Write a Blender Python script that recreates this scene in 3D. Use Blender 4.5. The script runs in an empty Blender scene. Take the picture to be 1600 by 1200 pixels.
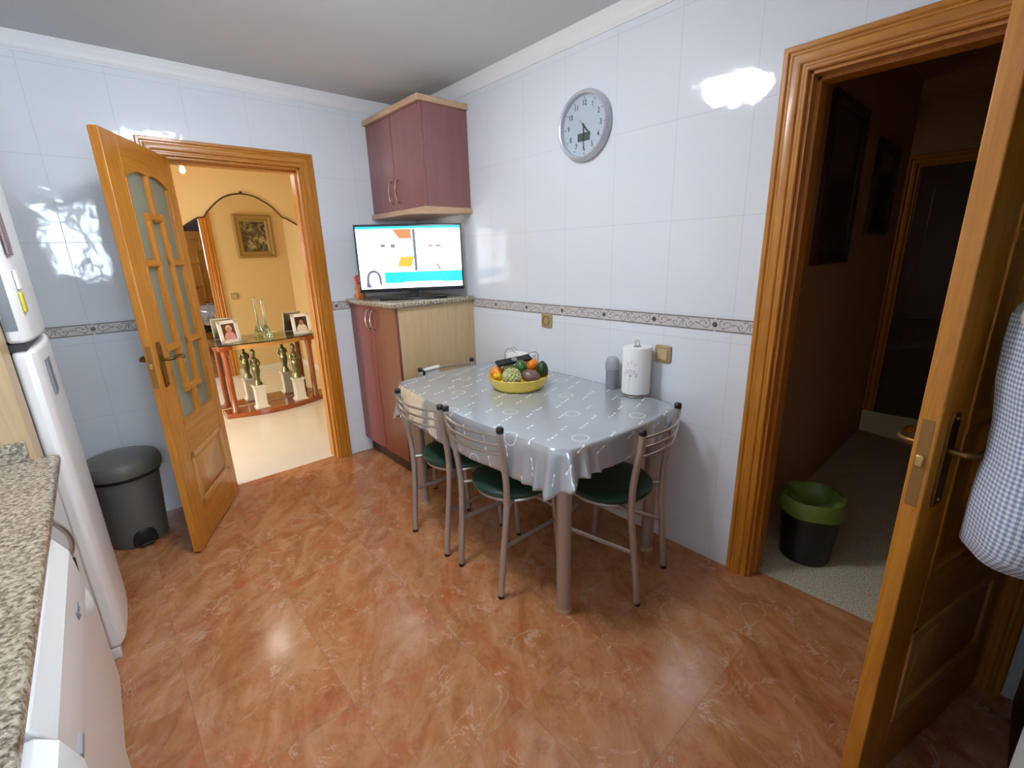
import bpy, bmesh, math, random
from mathutils import Vector, Matrix, Euler
random.seed(7)
PI = math.pi
SC = bpy.context.scene
COL = SC.collection

# ------------------------------------------------------------------ camera
CF = 718.95
CYAW, CPITCH, CROLL = 2.41892085, -0.2761766, -0.03036413
CAM = Vector((3.27892, -1.95877, 1.44822))
_F = Vector((math.cos(CYAW)*math.cos(CPITCH), math.sin(CYAW)*math.cos(CPITCH), math.sin(CPITCH)))
_R0 = _F.cross(Vector((0, 0, 1))).normalized()
_U0 = _R0.cross(_F)
_R = math.cos(CROLL)*_R0 + math.sin(CROLL)*_U0
_U = -math.sin(CROLL)*_R0 + math.cos(CROLL)*_U0


def at(u, v, ax, val):
    """point of the place seen at photo position (u, v) on the plane axis = val"""
    d = _F + _R*((u-800)/CF) - _U*((v-600)/CF)
    i = 'xyz'.index(ax)
    return CAM + d*((val-CAM[i])/d[i])


cam = bpy.data.cameras.new('camera')
cam.sensor_width = 36
cam.lens = CF/1600*36
cam.clip_start = 0.02
camo = bpy.data.objects.new('camera', cam)
COL.objects.link(camo)
camo.matrix_world = Matrix(((_R.x, _U.x, -_F.x, CAM.x), (_R.y, _U.y, -_F.y, CAM.y), (_R.z, _U.z, -_F.z, CAM.z), (0, 0, 0, 1)))
SC.camera = camo

# ------------------------------------------------------------------ materials


def lin(c):
    return tuple(((x/255)/12.92 if x/255 <= .04045 else ((x/255+.055)/1.055)**2.4) for x in c)


class N:
    def __init__(s, name):
        s.m = bpy.data.materials.new(name)
        s.m.use_nodes = True
        s.t = s.m.node_tree
        s.b = s.t.nodes['Principled BSDF']

    def node(s, typ, **kw):
        n = s.t.nodes.new(typ)
        for k, v in kw.items():
            setattr(n, k, v)
        return n

    def set(s, inp, v):
        i = s.b.inputs[inp]
        if hasattr(v, 'is_linked') or isinstance(v, bpy.types.NodeSocket):
            s.t.links.new(v, i)
        elif inp.endswith('Color') and len(v) == 3:
            i.default_value = (*v, 1)
        else:
            i.default_value = v
        return s

    def put(s, sock, v):
        if isinstance(v, bpy.types.NodeSocket):
            s.t.links.new(v, sock)
        elif isinstance(v, (tuple, list)) and len(v) == 3 and sock.type == 'RGBA':
            sock.default_value = (*v, 1)
        else:
            sock.default_value = v

    def math(s, op, a, b=None, c=None):
        n = s.node('ShaderNodeMath', operation=op)
        s.put(n.inputs[0], a)
        if b is not None:
            s.put(n.inputs[1], b)
        if c is not None:
            s.put(n.inputs[2], c)
        return n.outputs[0]

    def mix(s, f, a, b):
        n = s.node('ShaderNodeMix', data_type='RGBA')
        s.put(n.inputs[0], f)
        s.put(n.inputs[6], a)
        s.put(n.inputs[7], b)
        return n.outputs[2]

    def coords(s, which='Object', scale=(1, 1, 1), loc=(0, 0, 0), rot=(0, 0, 0)):
        if which == 'World':
            o = s.node('ShaderNodeNewGeometry').outputs['Position']
        else:
            o = s.node('ShaderNodeTexCoord').outputs[which]
        mp = s.node('ShaderNodeMapping')
        mp.inputs['Scale'].default_value = scale
        mp.inputs['Location'].default_value = loc
        mp.inputs['Rotation'].default_value = rot
        s.t.links.new(o, mp.inputs['Vector'])
        return mp.outputs[0]

    def noise(s, vec, scale=5, detail=2, rough=.5, dist=0.0, out='Fac'):
        n = s.node('ShaderNodeTexNoise')
        s.put(n.inputs['Vector'], vec)
        n.inputs['Scale'].default_value = scale
        n.inputs['Detail'].default_value = detail
        n.inputs['Roughness'].default_value = rough
        n.inputs['Distortion'].default_value = dist
        return n.outputs[out]

    def ramp(s, fac, stops):
        n = s.node('ShaderNodeValToRGB')
        s.put(n.inputs[0], fac)
        e = n.color_ramp.elements
        while len(e) < len(stops):
            e.new(.5)
        for i, (p, c) in enumerate(stops):
            e[i].position = p
            e[i].color = (*c, 1) if len(c) == 3 else c
        return n.outputs[0]

    def bump(s, h, strength=.2, dist=.01):
        n = s.node('ShaderNodeBump')
        s.put(n.inputs['Height'], h)
        n.inputs['Strength'].default_value = strength
        n.inputs['Distance'].default_value = dist
        s.t.links.new(n.outputs[0], s.b.inputs['Normal'])


def plain(name, rgb, rough=.5, metal=0., var=.06, scale=30, spec=None, coat=0, bump=0):
    m = N(name)
    c = lin(rgb)
    f = m.noise(m.coords('Object'), scale, 3)
    m.set('Base Color', m.mix(f, tuple(max(0, x*(1-var)) for x in c), tuple(min(1, x*(1+var)) for x in c)))
    m.set('Roughness', rough).set('Metallic', metal)
    if spec is not None:
        m.set('Specular IOR Level', spec)
    if coat:
        m.set('Coat Weight', coat).set('Coat Roughness', .08)
    if bump:
        m.bump(f, bump, .002)
    return m.m


def wood(name, a, b, axis='z', rough=.35, coat=.25, scale=1.0):
    m = N(name)
    sc = {'x': (1.2, 14, 14), 'y': (14, 1.2, 14), 'z': (14, 14, 1.2)}[axis]
    v = m.coords('Object', tuple(q*scale for q in sc))
    n1 = m.noise(v, 2.2, 5, .6, 1.6)
    n2 = m.noise(v, 14, 3, .6, .3)
    f = m.math('ADD', m.math('MULTIPLY', n1, .75), m.math('MULTIPLY', n2, .25))
    m.set('Base Color', m.ramp(f, [(.28, lin(b)), (.5, tuple((x+y)/2 for x, y in zip(lin(a), lin(b)))), (.68, lin(a))]))
    m.set('Roughness', rough).set('Coat Weight', coat).set('Coat Roughness', .12)
    m.bump(n2, .04, .002)
    return m.m


def tile_wall(name, axis):
    """glossy white tile, thin grout, faintly uneven glaze"""
    m = N(name)
    pos = m.node('ShaderNodeNewGeometry').outputs['Position']
    sp = m.node('ShaderNodeSeparateXYZ')
    m.t.links.new(pos, sp.inputs[0])
    u = sp.outputs['X' if axis == 'x' else 'Y']
    z = sp.outputs['Z']
    u0 = 1.839 if axis == 'x' else -2.012

    def line(c, o, p, w):
        d = m.math('PINGPONG', m.math('SUBTRACT', c, o), p/2)
        return m.math('LESS_THAN', d, w)
    gu = line(u, u0, .311, .0011)
    up = m.math('GREATER_THAN', z, 1.13)
    gz = m.math('ADD', m.math('MULTIPLY', up, line(z, 1.566, .4, .0011)), m.math('MULTIPLY', m.math('SUBTRACT', 1, up), line(z, .257, .4, .0011)))
    g = m.math('MINIMUM', m.math('ADD', gu, gz), 1)
    n = m.noise(m.coords('World'), 2.5, 2)
    base = m.mix(n, lin((224, 229, 236)), lin((230, 235, 242)))
    m.set('Base Color', m.mix(g, base, lin((204, 208, 212))))
    m.set('Roughness', m.math('ADD', .06, m.math('MULTIPLY', g, .5)))
    w1 = m.noise(m.coords('World'), 7, 1, .4)
    w2 = m.noise(m.coords('World'), 26, 1, .4)
    h = m.math('ADD', w1, m.math('MULTIPLY', w2, .16))
    m.bump(m.math('SUBTRACT', h, m.math('MULTIPLY', g, .05)), .22, .012)
    return m.m


def floor_mat():
    m = N('terracotta_marble_tile')
    pos = m.node('ShaderNodeNewGeometry').outputs['Position']
    sp = m.node('ShaderNodeSeparateXYZ')
    m.t.links.new(pos, sp.inputs[0])
    x, y = sp.outputs['X'], sp.outputs['Y']
    PX, PY = .395, .41

    def line(c, o, p, w):
        return m.math('LESS_THAN', m.math('PINGPONG', m.math('SUBTRACT', c, o), p/2), w)
    g = m.math('MAXIMUM', line(x, 2.0, PX, .0011), line(y, -1.175, PY, .0011))
    cx = m.math('FLOOR', m.math('DIVIDE', m.math('SUBTRACT', x, 2.0), PX))
    cy = m.math('FLOOR', m.math('DIVIDE', m.math('SUBTRACT', y, -1.175), PY))
    cv = m.node('ShaderNodeCombineXYZ')
    m.put(cv.inputs[0], m.math('MULTIPLY', cx, 3.17))
    m.put(cv.inputs[1], m.math('MULTIPLY', cy, 5.31))
    m.put(cv.inputs[2], m.math('MULTIPLY', m.math('ADD', cx, m.math('MULTIPLY', cy, 2)), 1.7))
    ad = m.node('ShaderNodeVectorMath', operation='ADD')
    m.t.links.new(m.coords('World', (1, 1, 1), rot=(0, 0, .6)), ad.inputs[0])
    m.t.links.new(cv.outputs[0], ad.inputs[1])
    v = ad.outputs[0]
    st = m.node('ShaderNodeVectorMath', operation='MULTIPLY')
    m.t.links.new(v, st.inputs[0])
    st.inputs[1].default_value = (1.0, 2.3, 1)
    vs = st.outputs[0]
    big = m.noise(vs, 3.2, 6, .62, 1.5)
    col = m.ramp(big, [(.25, lin((142, 88, 48))), (.42, lin((168, 110, 68))), (.55, lin((182, 126, 84))), (.75, lin((198, 148, 112)))])
    # pale branching veins: ridges of a warped noise
    vn = m.noise(v, 5.5, 5, .6, 1.6)
    ridge = m.math('ABSOLUTE', m.math('SUBTRACT', vn, .5))
    vein = m.math('SUBTRACT', 1, m.math('MINIMUM', m.math('MULTIPLY', ridge, 45), 1))
    gate = m.ramp(m.noise(v, 7.5, 2, .5, .5), [(.48, (0, 0, 0)), (.62, (1, 1, 1))])
    red = m.ramp(m.noise(v, 4.2, 4, .6, 1.), [(.52, (0, 0, 0)), (.7, (1, 1, 1))])
    col = m.mix(m.math('MULTIPLY', red, .55), col, lin((178, 88, 48)))
    vein = m.math('MULTIPLY', vein, gate)
    vn2 = m.noise(v, 2.2, 6, .65, 2.5)
    ridge2 = m.math('ABSOLUTE', m.math('SUBTRACT', vn2, .52))
    vein2 = m.math('MULTIPLY', m.math('SUBTRACT', 1, m.math('MINIMUM', m.math('MULTIPLY', ridge2, 26), 1)), .35)
    col = m.mix(m.math('MULTIPLY', vein2, .6), col, lin((186, 140, 114)))
    col = m.mix(m.math('MULTIPLY', vein, .65), col, lin((206, 174, 150)))
    dk = m.math('LESS_THAN', m.math('ABSOLUTE', m.math('SUBTRACT', m.noise(v, 4.4, 5, .6, 2.2), .47)), .012)
    col = m.mix(m.math('MULTIPLY', dk, .18), col, lin((110, 62, 40)))
    col = m.mix(m.math('MULTIPLY', g, .6), col, lin((110, 66, 44)))
    m.set('Base Color', col)
    m.set('Roughness', m.math('ADD', m.math('ADD', .12, m.math('MULTIPLY', big, .1)), m.math('MULTIPLY', g, .3)))
    m.bump(m.math('ADD', m.noise(v, 40, 2), m.math('MULTIPLY', g, -1.5)), .05, .003)
    return m.m


def granite():
    m = N('speckled_granite')
    v = m.coords('World')
    vo = m.node('ShaderNodeTexVoronoi')
    m.put(vo.inputs['Vector'], v)
    vo.inputs['Scale'].default_value = 150
    a = m.noise(v, 90, 4, .7)
    c = m.ramp(a, [(.34, lin((70, 60, 50))), (.45, lin((146, 134, 116))), (.56, lin((186, 174, 154))), (.72, lin((206, 196, 178)))])
    rnd = m.node('ShaderNodeSeparateColor')
    m.t.links.new(vo.outputs['Color'], rnd.inputs[0])
    sp = m.math('GREATER_THAN', rnd.outputs[0], .74)
    c = m.mix(m.math('MULTIPLY', sp, .6), c, lin((92, 80, 66)))
    m.set('Base Color', c).set('Roughness', .22)
    return m.m


def emis(name, rgb, strength):
    m = N(name)
    m.set('Base Color', (0.02, .02, .02))
    m.set('Emission Color', lin(rgb))
    m.set('Emission Strength', strength)
    m.set('Roughness', .3)
    return m.m


M = {}
M['tileB'] = tile_wall('white_wall_tile_x', 'x')
M['tileA'] = tile_wall('white_wall_tile_y', 'y')
M['floor'] = floor_mat()
M['granite'] = granite()
M['ceil'] = plain('ceiling_paint', (214, 219, 222), .8, var=.02, scale=4)
M['cornice'] = plain('cornice_plaster', (236, 238, 240), .5, var=.02)
OAKA, OAKB = (202, 136, 44), (166, 98, 18)
M['oak'] = wood('honey_oak', OAKA, OAKB, 'z')
M['oakx'] = wood('honey_oak_x', OAKA, OAKB, 'x')
M['oaky'] = wood('honey_oak_y', OAKA, OAKB, 'y')
M['panel'] = wood('oak_panel', (212, 160, 92), (188, 128, 62), 'z')
M['plum'] = wood('plum_laminate', (148, 98, 96), (134, 86, 85), 'z', .38, .1, .4)
M['plumb'] = wood('red_plum_laminate', (136, 72, 58), (122, 60, 50), 'z', .3, .2, .4)
M['beech'] = wood('pale_beech', (206, 178, 136), (188, 158, 116), 'z', .4, .1)
M['beechx'] = wood('pale_beech_edge', (206, 172, 140), (190, 150, 118), 'x', .4, .1)
M['chrome'] = plain('brushed_steel', (186, 180, 174), .3, 1., var=.04)
M['tube'] = plain('satin_silver_tube', (184, 176, 170), .38, .65, var=.03)
M['black'] = plain('black_plastic', (22, 22, 24), .4)
M['green'] = plain('dark_green_vinyl', (26, 62, 48), .42, var=.08)
M['bronze'] = plain('aged_brass', (112, 84, 46), .35, .9)
M['brass'] = plain('brass_latch', (206, 176, 110), .3, .9)
M['white'] = plain('white_enamel', (244, 246, 247), .22, var=.01)
M['whitep'] = plain('white_plastic', (226, 228, 230), .4, var=.02)
M['binG'] = plain('grey_bin_plastic', (98, 97, 92), .42, var=.05)
M['binD'] = plain('dark_bin_recess', (22, 22, 22), .5)
M['hallwall'] = plain('ochre_wall_paint', (218, 192, 140), .75, var=.05, scale=3)
M['hallfloor'] = plain('cream_marble', (230, 226, 212), .18, var=.05, scale=5)
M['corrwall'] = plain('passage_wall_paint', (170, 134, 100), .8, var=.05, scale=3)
M['cherry'] = wood('cherry_wood', (160, 80, 32), (126, 54, 16), 'z', .2, .5)
M['cherryy'] = wood('cherry_wood_y', (160, 80, 32), (126, 54, 16), 'y', .2, .5)
M['dark'] = plain('dark_brown_wood', (62, 36, 20), .45)
M['tvblack'] = plain('black_gloss_plastic', (12, 13, 18), .18)
M['paper'] = plain('white_paper', (240, 240, 238), .85, var=.02, bump=.1)
M['cloth_white'] = plain('white_cotton', (232, 232, 230), .9, var=.04, bump=.3)
M['greyplastic'] = plain('grey_plastic', (158, 160, 166), .32, var=.03)
M['almond'] = plain('almond_plastic', (168, 146, 104), .3, var=.04)
M['almond2'] = plain('almond_light', (190, 168, 128), .3, var=.03)
M['yellow'] = plain('yellow_plastic_bowl', (228, 198, 84), .35, var=.03)
M['clockrim'] = plain('silver_clock_rim', (196, 198, 206), .3, .3)
M['clockface'] = plain('pale_clock_face', (218, 222, 232), .5, var=.01)
M['ink'] = plain('dark_grey_print', (62, 66, 74), .6)
M['lcd'] = plain('lcd_grey', (92, 102, 100), .3)
M['lampm'] = emis('lamp_diffuser_glow', (246, 250, 255), 1.0)
M['bulbm'] = emis('bulb_glow', (255, 248, 236), 1.0)


def tex_terrazzo():
    m = N('cream_terrazzo')
    a = m.noise(m.coords('World'), 120, 3, .6)
    m.set('Base Color', m.ramp(a, [(.35, lin((150, 142, 118))), (.5, lin((196, 188, 162))), (.7, lin((216, 208, 186)))]))
    m.set('Roughness', .4)
    return m.m


M['terrazzo'] = tex_terrazzo()


def glass_mat(name, rgb, rough, trans=1., alpha=1.):
    m = N(name)
    m.set('Base Color', lin(rgb)).set('Roughness', rough).set('Transmission Weight', trans).set('IOR', 1.45)
    return m.m


M['glass'] = glass_mat('clear_green_glass', (214, 232, 220), .02)


def thin_glass(name, rgb=(250, 252, 252), ior=1.45):
    """flat pane: light passes straight through, the surface mirrors a little"""
    m = N(name)
    t = m.t
    tr = t.nodes.new('ShaderNodeBsdfTransparent')
    tr.inputs[0].default_value = (*lin(rgb), 1)
    gl = t.nodes.new('ShaderNodeBsdfGlossy')
    gl.inputs['Roughness'].default_value = .02
    fr_ = t.nodes.new('ShaderNodeFresnel')
    fr_.inputs[0].default_value = ior
    mx = t.nodes.new('ShaderNodeMixShader')
    t.links.new(fr_.outputs[0], mx.inputs[0])
    t.links.new(tr.outputs[0], mx.inputs[1])
    t.links.new(gl.outputs[0], mx.inputs[2])
    t.links.new(mx.outputs[0], t.nodes['Material Output'].inputs[0])
    return m.m


def frosted(name):
    m = N(name)
    t = m.t
    m.set('Base Color', lin((178, 184, 164))).set('Roughness', .25)
    tl = t.nodes.new('ShaderNodeBsdfTranslucent')
    tl.inputs[0].default_value = (*lin((214, 220, 206)), 1)
    tr = t.nodes.new('ShaderNodeBsdfTransparent')
    tr.inputs[0].default_value = (*lin((226, 232, 220)), 1)
    a = t.nodes.new('ShaderNodeMixShader')
    a.inputs[0].default_value = .3
    t.links.new(tl.outputs[0], a.inputs[1])
    t.links.new(tr.outputs[0], a.inputs[2])
    c = t.nodes.new('ShaderNodeMixShader')
    c.inputs[0].default_value = .6
    t.links.new(m.b.outputs[0], c.inputs[1])
    t.links.new(a.outputs[0], c.inputs[2])
    t.links.new(c.outputs[0], t.nodes['Material Output'].inputs[0])
    m.bump(m.noise(m.coords('Object'), 60, 2), .3, .003)
    return m.m


M['frost'] = frosted('frosted_door_glass')
M['pane'] = thin_glass('window_pane')
mm = N('mirror_silver')
mm.set('Base Color', (.9, .9, .88)).set('Metallic', 1.).set('Roughness', .01)
M['mirror'] = mm.m

# ------------------------------------------------------------------ mesh helpers


class MB:
    def __init__(s):
        s.bm = bmesh.new()
        s.mi = 0

    def _tag(s, faces):
        for f in faces:
            f.material_index = s.mi

    def box(s, x0, x1, y0, y1, z0, z1, mat=None):
        vs = [s.bm.verts.new(v) for v in ((x0, y0, z0), (x1, y0, z0), (x1, y1, z0), (x0, y1, z0), (x0, y0, z1), (x1, y0, z1), (x1, y1, z1), (x0, y1, z1))]
        fs = [s.bm.faces.new([vs[i] for i in q]) for q in ((3, 2, 1, 0), (4, 5, 6, 7), (0, 1, 5, 4), (1, 2, 6, 5), (2, 3, 7, 6), (3, 0, 4, 7))]
        s._tag(fs)
        if mat is not None:
            for v in vs:
                v.co = mat @ v.co
        return s

    def rings(s, rings, closed=True, cap=True):
        vr = [[s.bm.verts.new(p) for p in r] for r in rings]
        n = len(vr[0])
        for a, b in zip(vr, vr[1:]):
            for i in range(n if closed else n-1):
                j = (i+1) % n
                s._tag([s.bm.faces.new((a[i], a[j], b[j], b[i]))])
        if cap and closed:
            s._tag([s.bm.faces.new(list(reversed(vr[0]))), s.bm.faces.new(vr[-1])])
        return vr

    def lathe(s, prof, c=(0, 0, 0), n=40, sx=1, sy=1, cap=True, mat=None):
        rs = []
        for r, z in prof:
            ring = [Vector((max(r, 1e-4)*math.cos(2*PI*i/n)*sx, max(r, 1e-4)*math.sin(2*PI*i/n)*sy, z)) for i in range(n)]
            if mat is not None:
                ring = [mat @ p for p in ring]
            rs.append([p+Vector(c) for p in ring])
        s.rings(rs, True, cap)
        return s

    def tube(s, pts, r, n=12, cap=True, closed=False, flat=None):
        pts = [Vector(p) for p in pts]
        rs = []
        up = None
        m = len(pts)
        for i, p in enumerate(pts):
            if closed:
                t = (pts[(i+1) % m]-pts[i-1]).normalized()
            else:
                t = (pts[min(i+1, m-1)]-pts[max(i-1, 0)]).normalized()
            if up is None:
                up = Vector((0, 0, 1)) if abs(t.z) < .9 else Vector((0, 1, 0))
            a = (up - t*up.dot(t)).normalized()
            up = a
            b = t.cross(a)
            rr = r(i/(m-1)) if callable(r) else r
            fa, fb = flat or (1, 1)
            rs.append([p+(a*math.cos(2*PI*k/n)*fa+b*math.sin(2*PI*k/n)*fb)*rr for k in range(n)])
        if closed:
            rs.append(rs[0])
            s.rings(rs, True, False)
            bmesh.ops.remove_doubles(s.bm, verts=s.bm.verts, dist=1e-6)
        else:
            s.rings(rs, True, cap)
        return s

    def prism(s, pts, d):
        """polygon of 3D points pushed along vector d"""
        d = Vector(d)
        a = [s.bm.verts.new(p) for p in pts]
        b = [s.bm.verts.new(Vector(p)+d) for p in pts]
        n = len(a)
        fs = [s.bm.faces.new(list(reversed(a))), s.bm.faces.new(b)]
        for i in range(n):
            fs.append(s.bm.faces.new((a[i], a[(i+1) % n], b[(i+1) % n], b[i])))
        s._tag(fs)
        return s

    def sphere(s, c, r, sc=(1, 1, 1), u=24, v=14, mat=None):
        T = Matrix.Translation(c) @ (mat or Matrix.Identity(4)) @ Matrix.Diagonal((sc[0]*r, sc[1]*r, sc[2]*r, 1))
        k = bmesh.ops.create_uvsphere(s.bm, u_segments=u, v_segments=v, radius=1, matrix=T)
        s._tag({f for w in k['verts'] for f in w.link_faces})
        return s

    def quad(s, a, b, c, d):
        s._tag([s.bm.faces.new([s.bm.verts.new(p) for p in (a, b, c, d)])])
        return s

    def build(s, name, mats, parent=None, bevel=0, seg=2, smooth=True, ang=35, origin=True, subsurf=0, local=False, solid=0):
        if not isinstance(mats, (list, tuple)):
            mats = [mats]
        bmesh.ops.recalc_face_normals(s.bm, faces=s.bm.faces)
        me = bpy.data.meshes.new(name)
        s.bm.to_mesh(me)
        s.bm.free()
        for m in mats:
            me.materials.append(m)
        if smooth:
            for p in me.polygons:
                p.use_smooth = True
            me.set_sharp_from_angle(angle=math.radians(ang))
        o = bpy.data.objects.new(name, me)
        COL.objects.link(o)
        if parent is not None:
            o.parent = parent
            if not local:   # given in place: bring into the parent's own frame
                me.transform(Matrix.Translation(-wloc(parent)))
        elif origin:
            xs = [v.co for v in me.vertices]
            c = Vector(((min(p.x for p in xs)+max(p.x for p in xs))/2, (min(p.y for p in xs)+max(p.y for p in xs))/2, min(p.z for p in xs)))
            me.transform(Matrix.Translation(-c))
            o.location = c
        if solid:
            md = o.modifiers.new('thickness', 'SOLIDIFY')
            md.thickness = solid
            md.offset = 0
        if bevel:
            md = o.modifiers.new('bevel', 'BEVEL')
            md.width = bevel
            md.segments = seg
            md.limit_method = 'ANGLE'
            md.angle_limit = math.radians(40)
            md.harden_normals = False
        if subsurf:
            md = o.modifiers.new('sub', 'SUBSURF')
            md.levels = md.render_levels = subsurf
        return o


def wloc(o):
    v = Vector((0, 0, 0))
    while o is not None:
        v += o.location
        o = o.parent
    return v


def tag(o, label, cat, group=None, kind=None):
    o['label'] = label
    o['category'] = cat
    if group:
        o['group'] = group
    if kind:
        o['kind'] = kind
    return o


def thing(name, label, cat, loc=(0, 0, 0), rz=0, group=None, kind=None):
    o = bpy.data.objects.new(name, None)
    o.empty_display_size = .05
    COL.objects.link(o)
    o.location = loc
    o.rotation_euler = (0, 0, rz)
    return tag(o, label, cat, group, kind)


def struct(o, label, cat):
    return tag(o, label, cat, None, 'structure')


def dup(root, loc, rz, label):
    r = root.copy()
    COL.objects.link(r)
    r.location = loc
    r.rotation_euler = (0, 0, rz)
    r['label'] = label
    for ch in list(root.children):
        c = ch.copy()
        COL.objects.link(c)
        c.parent = r
        for g in list(ch.children):
            d = g.copy()
            COL.objects.link(d)
            d.parent = c
    return r


def text_mesh(mb, s, size, T, ext=.0006, mi=None):
    cu = bpy.data.curves.new('t', 'FONT')
    cu.body = s
    cu.size = size
    cu.align_x = 'CENTER'
    cu.align_y = 'CENTER'
    cu.extrude = ext
    cu.resolution_u = 3
    ob = bpy.data.objects.new('t', cu)
    COL.objects.link(ob)
    dg = bpy.context.evaluated_depsgraph_get()
    me = bpy.data.meshes.new_from_object(ob.evaluated_get(dg))
    me.transform(T)
    k = len(mb.bm.faces)
    mb.bm.from_mesh(me)
    mb.bm.faces.ensure_lookup_table()
    for f in mb.bm.faces[k:]:
        f.material_index = mb.mi if mi is None else mi
    bpy.data.objects.remove(ob)
    bpy.data.meshes.remove(me)
    bpy.data.curves.remove(cu)


# ------------------------------------------------------------------ room shell
H = 2.472
WT = .12
AY0, AY1, AH = -1.555, -.822, 2.012      # doorway in the left wall
BX0, BX1, BH = 2.635, 3.36, 2.012        # doorway in the right wall
RX, RY = 4.45, -2.78                      # room limits behind the camera

b = MB()
b.box(-.07, RX, RY, .07, -.05, 0)
o = b.build('floor', M['floor'], origin=False)
struct(o, 'polished terracotta marble tile floor of the kitchen', 'floor')
b = MB()
b.box(-.02, RX+.02, RY-.02, .02, H, H+.05)
struct(b.build('ceiling', M['ceil'], origin=False), 'plain pale grey kitchen ceiling', 'ceiling')

b = MB()
b.box(-WT/2, 0, RY, AY0, 0, H).box(-WT/2, 0, AY1, 0, 0, H).box(-WT/2, 0, AY0, AY1, AH, H)
wl = struct(b.build('wall_left', M['tileA'], origin=False, smooth=False), 'glossy white tiled kitchen wall around the hallway doorway', 'wall')
b = MB()
b.box(-.06, BX0, 0, WT/2, 0, H).box(BX1, RX, 0, WT/2, 0, H).box(BX0, BX1, 0, WT/2, BH, H)
wb = struct(b.build('wall_right', M['tileB'], origin=False, smooth=False), 'glossy white tiled kitchen wall behind the table and clock', 'wall')
b = MB()
b.box(-.06, RX, RY-.1, RY, 0, H)
struct(b.build('wall_counter_side', M['tileB'], origin=False, smooth=False), 'white tiled wall behind the worktop and refrigerator', 'wall')
# wall behind the camera, with a window
WY0, WY1, WZ0, WZ1 = -2.55, -1.25, 1.3, 2.25
b = MB()
b.box(RX, RX+.1, RY-.1, WY0, 0, H).box(RX, RX+.1, WY1, .06, 0, H).box(RX, RX+.1, WY0, WY1, 0, WZ0).box(RX, RX+.1, WY0, WY1, WZ1, H)
struct(b.build('wall_window_side', M['tileA'], origin=False, smooth=False), 'white tiled wall with the window opposite the hallway doorway', 'wall')
wr = struct(thing('window_1', '', 'window', (RX+.05, (WY0+WY1)/2, WZ0)), 'white framed window behind the viewpoint, mirrored in the left wall tiles', 'window')
b = MB()
ym = (WY0+WY1)/2
for y0, y1 in ((WY0, WY0+.06), (ym-.05, ym+.05), (WY1-.06, WY1)):
    b.box(RX+.02, RX+.08, y0, y1, WZ0, WZ1)
for z0, z1 in ((WZ0, WZ0+.06), (1.86, 1.92), (WZ1-.06, WZ1)):
    b.box(RX+.025, RX+.075, WY0, WY1, z0, z1)
b.build('window_frame', M['whitep'], wr)
b = MB()
b.box(RX+.045, RX+.052, WY0+.05, WY1-.05, WZ0+.05, WZ1-.05)
pane = b.build('pane', M['pane'], wr)


# cornice along both visible walls
def cornice(name, mb, label):
    struct(mb.build(name, M['cornice'], origin=False, ang=50), label, 'cornice')


prof = [(0, H-.074), (.006, H-.074), (.007, H-.066), (.012, H-.062), (.013, H-.05), (.02, H-.03), (.026, H-.02), (.027, H-.012), (.032, H-.008), (.033, H+.001), (0, H+.001)]
b = MB()
b.prism([(p, RY, z) for p, z in prof], (0, -RY-.0, 0))
cornice('trim_1', b, 'white stepped cornice along the top of the left wall')
b = MB()
b.prism([(.0, -p, z) for p, z in prof], (RX, 0, 0))
cornice('trim_2', b, 'white stepped cornice along the top of the clock wall')


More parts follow.
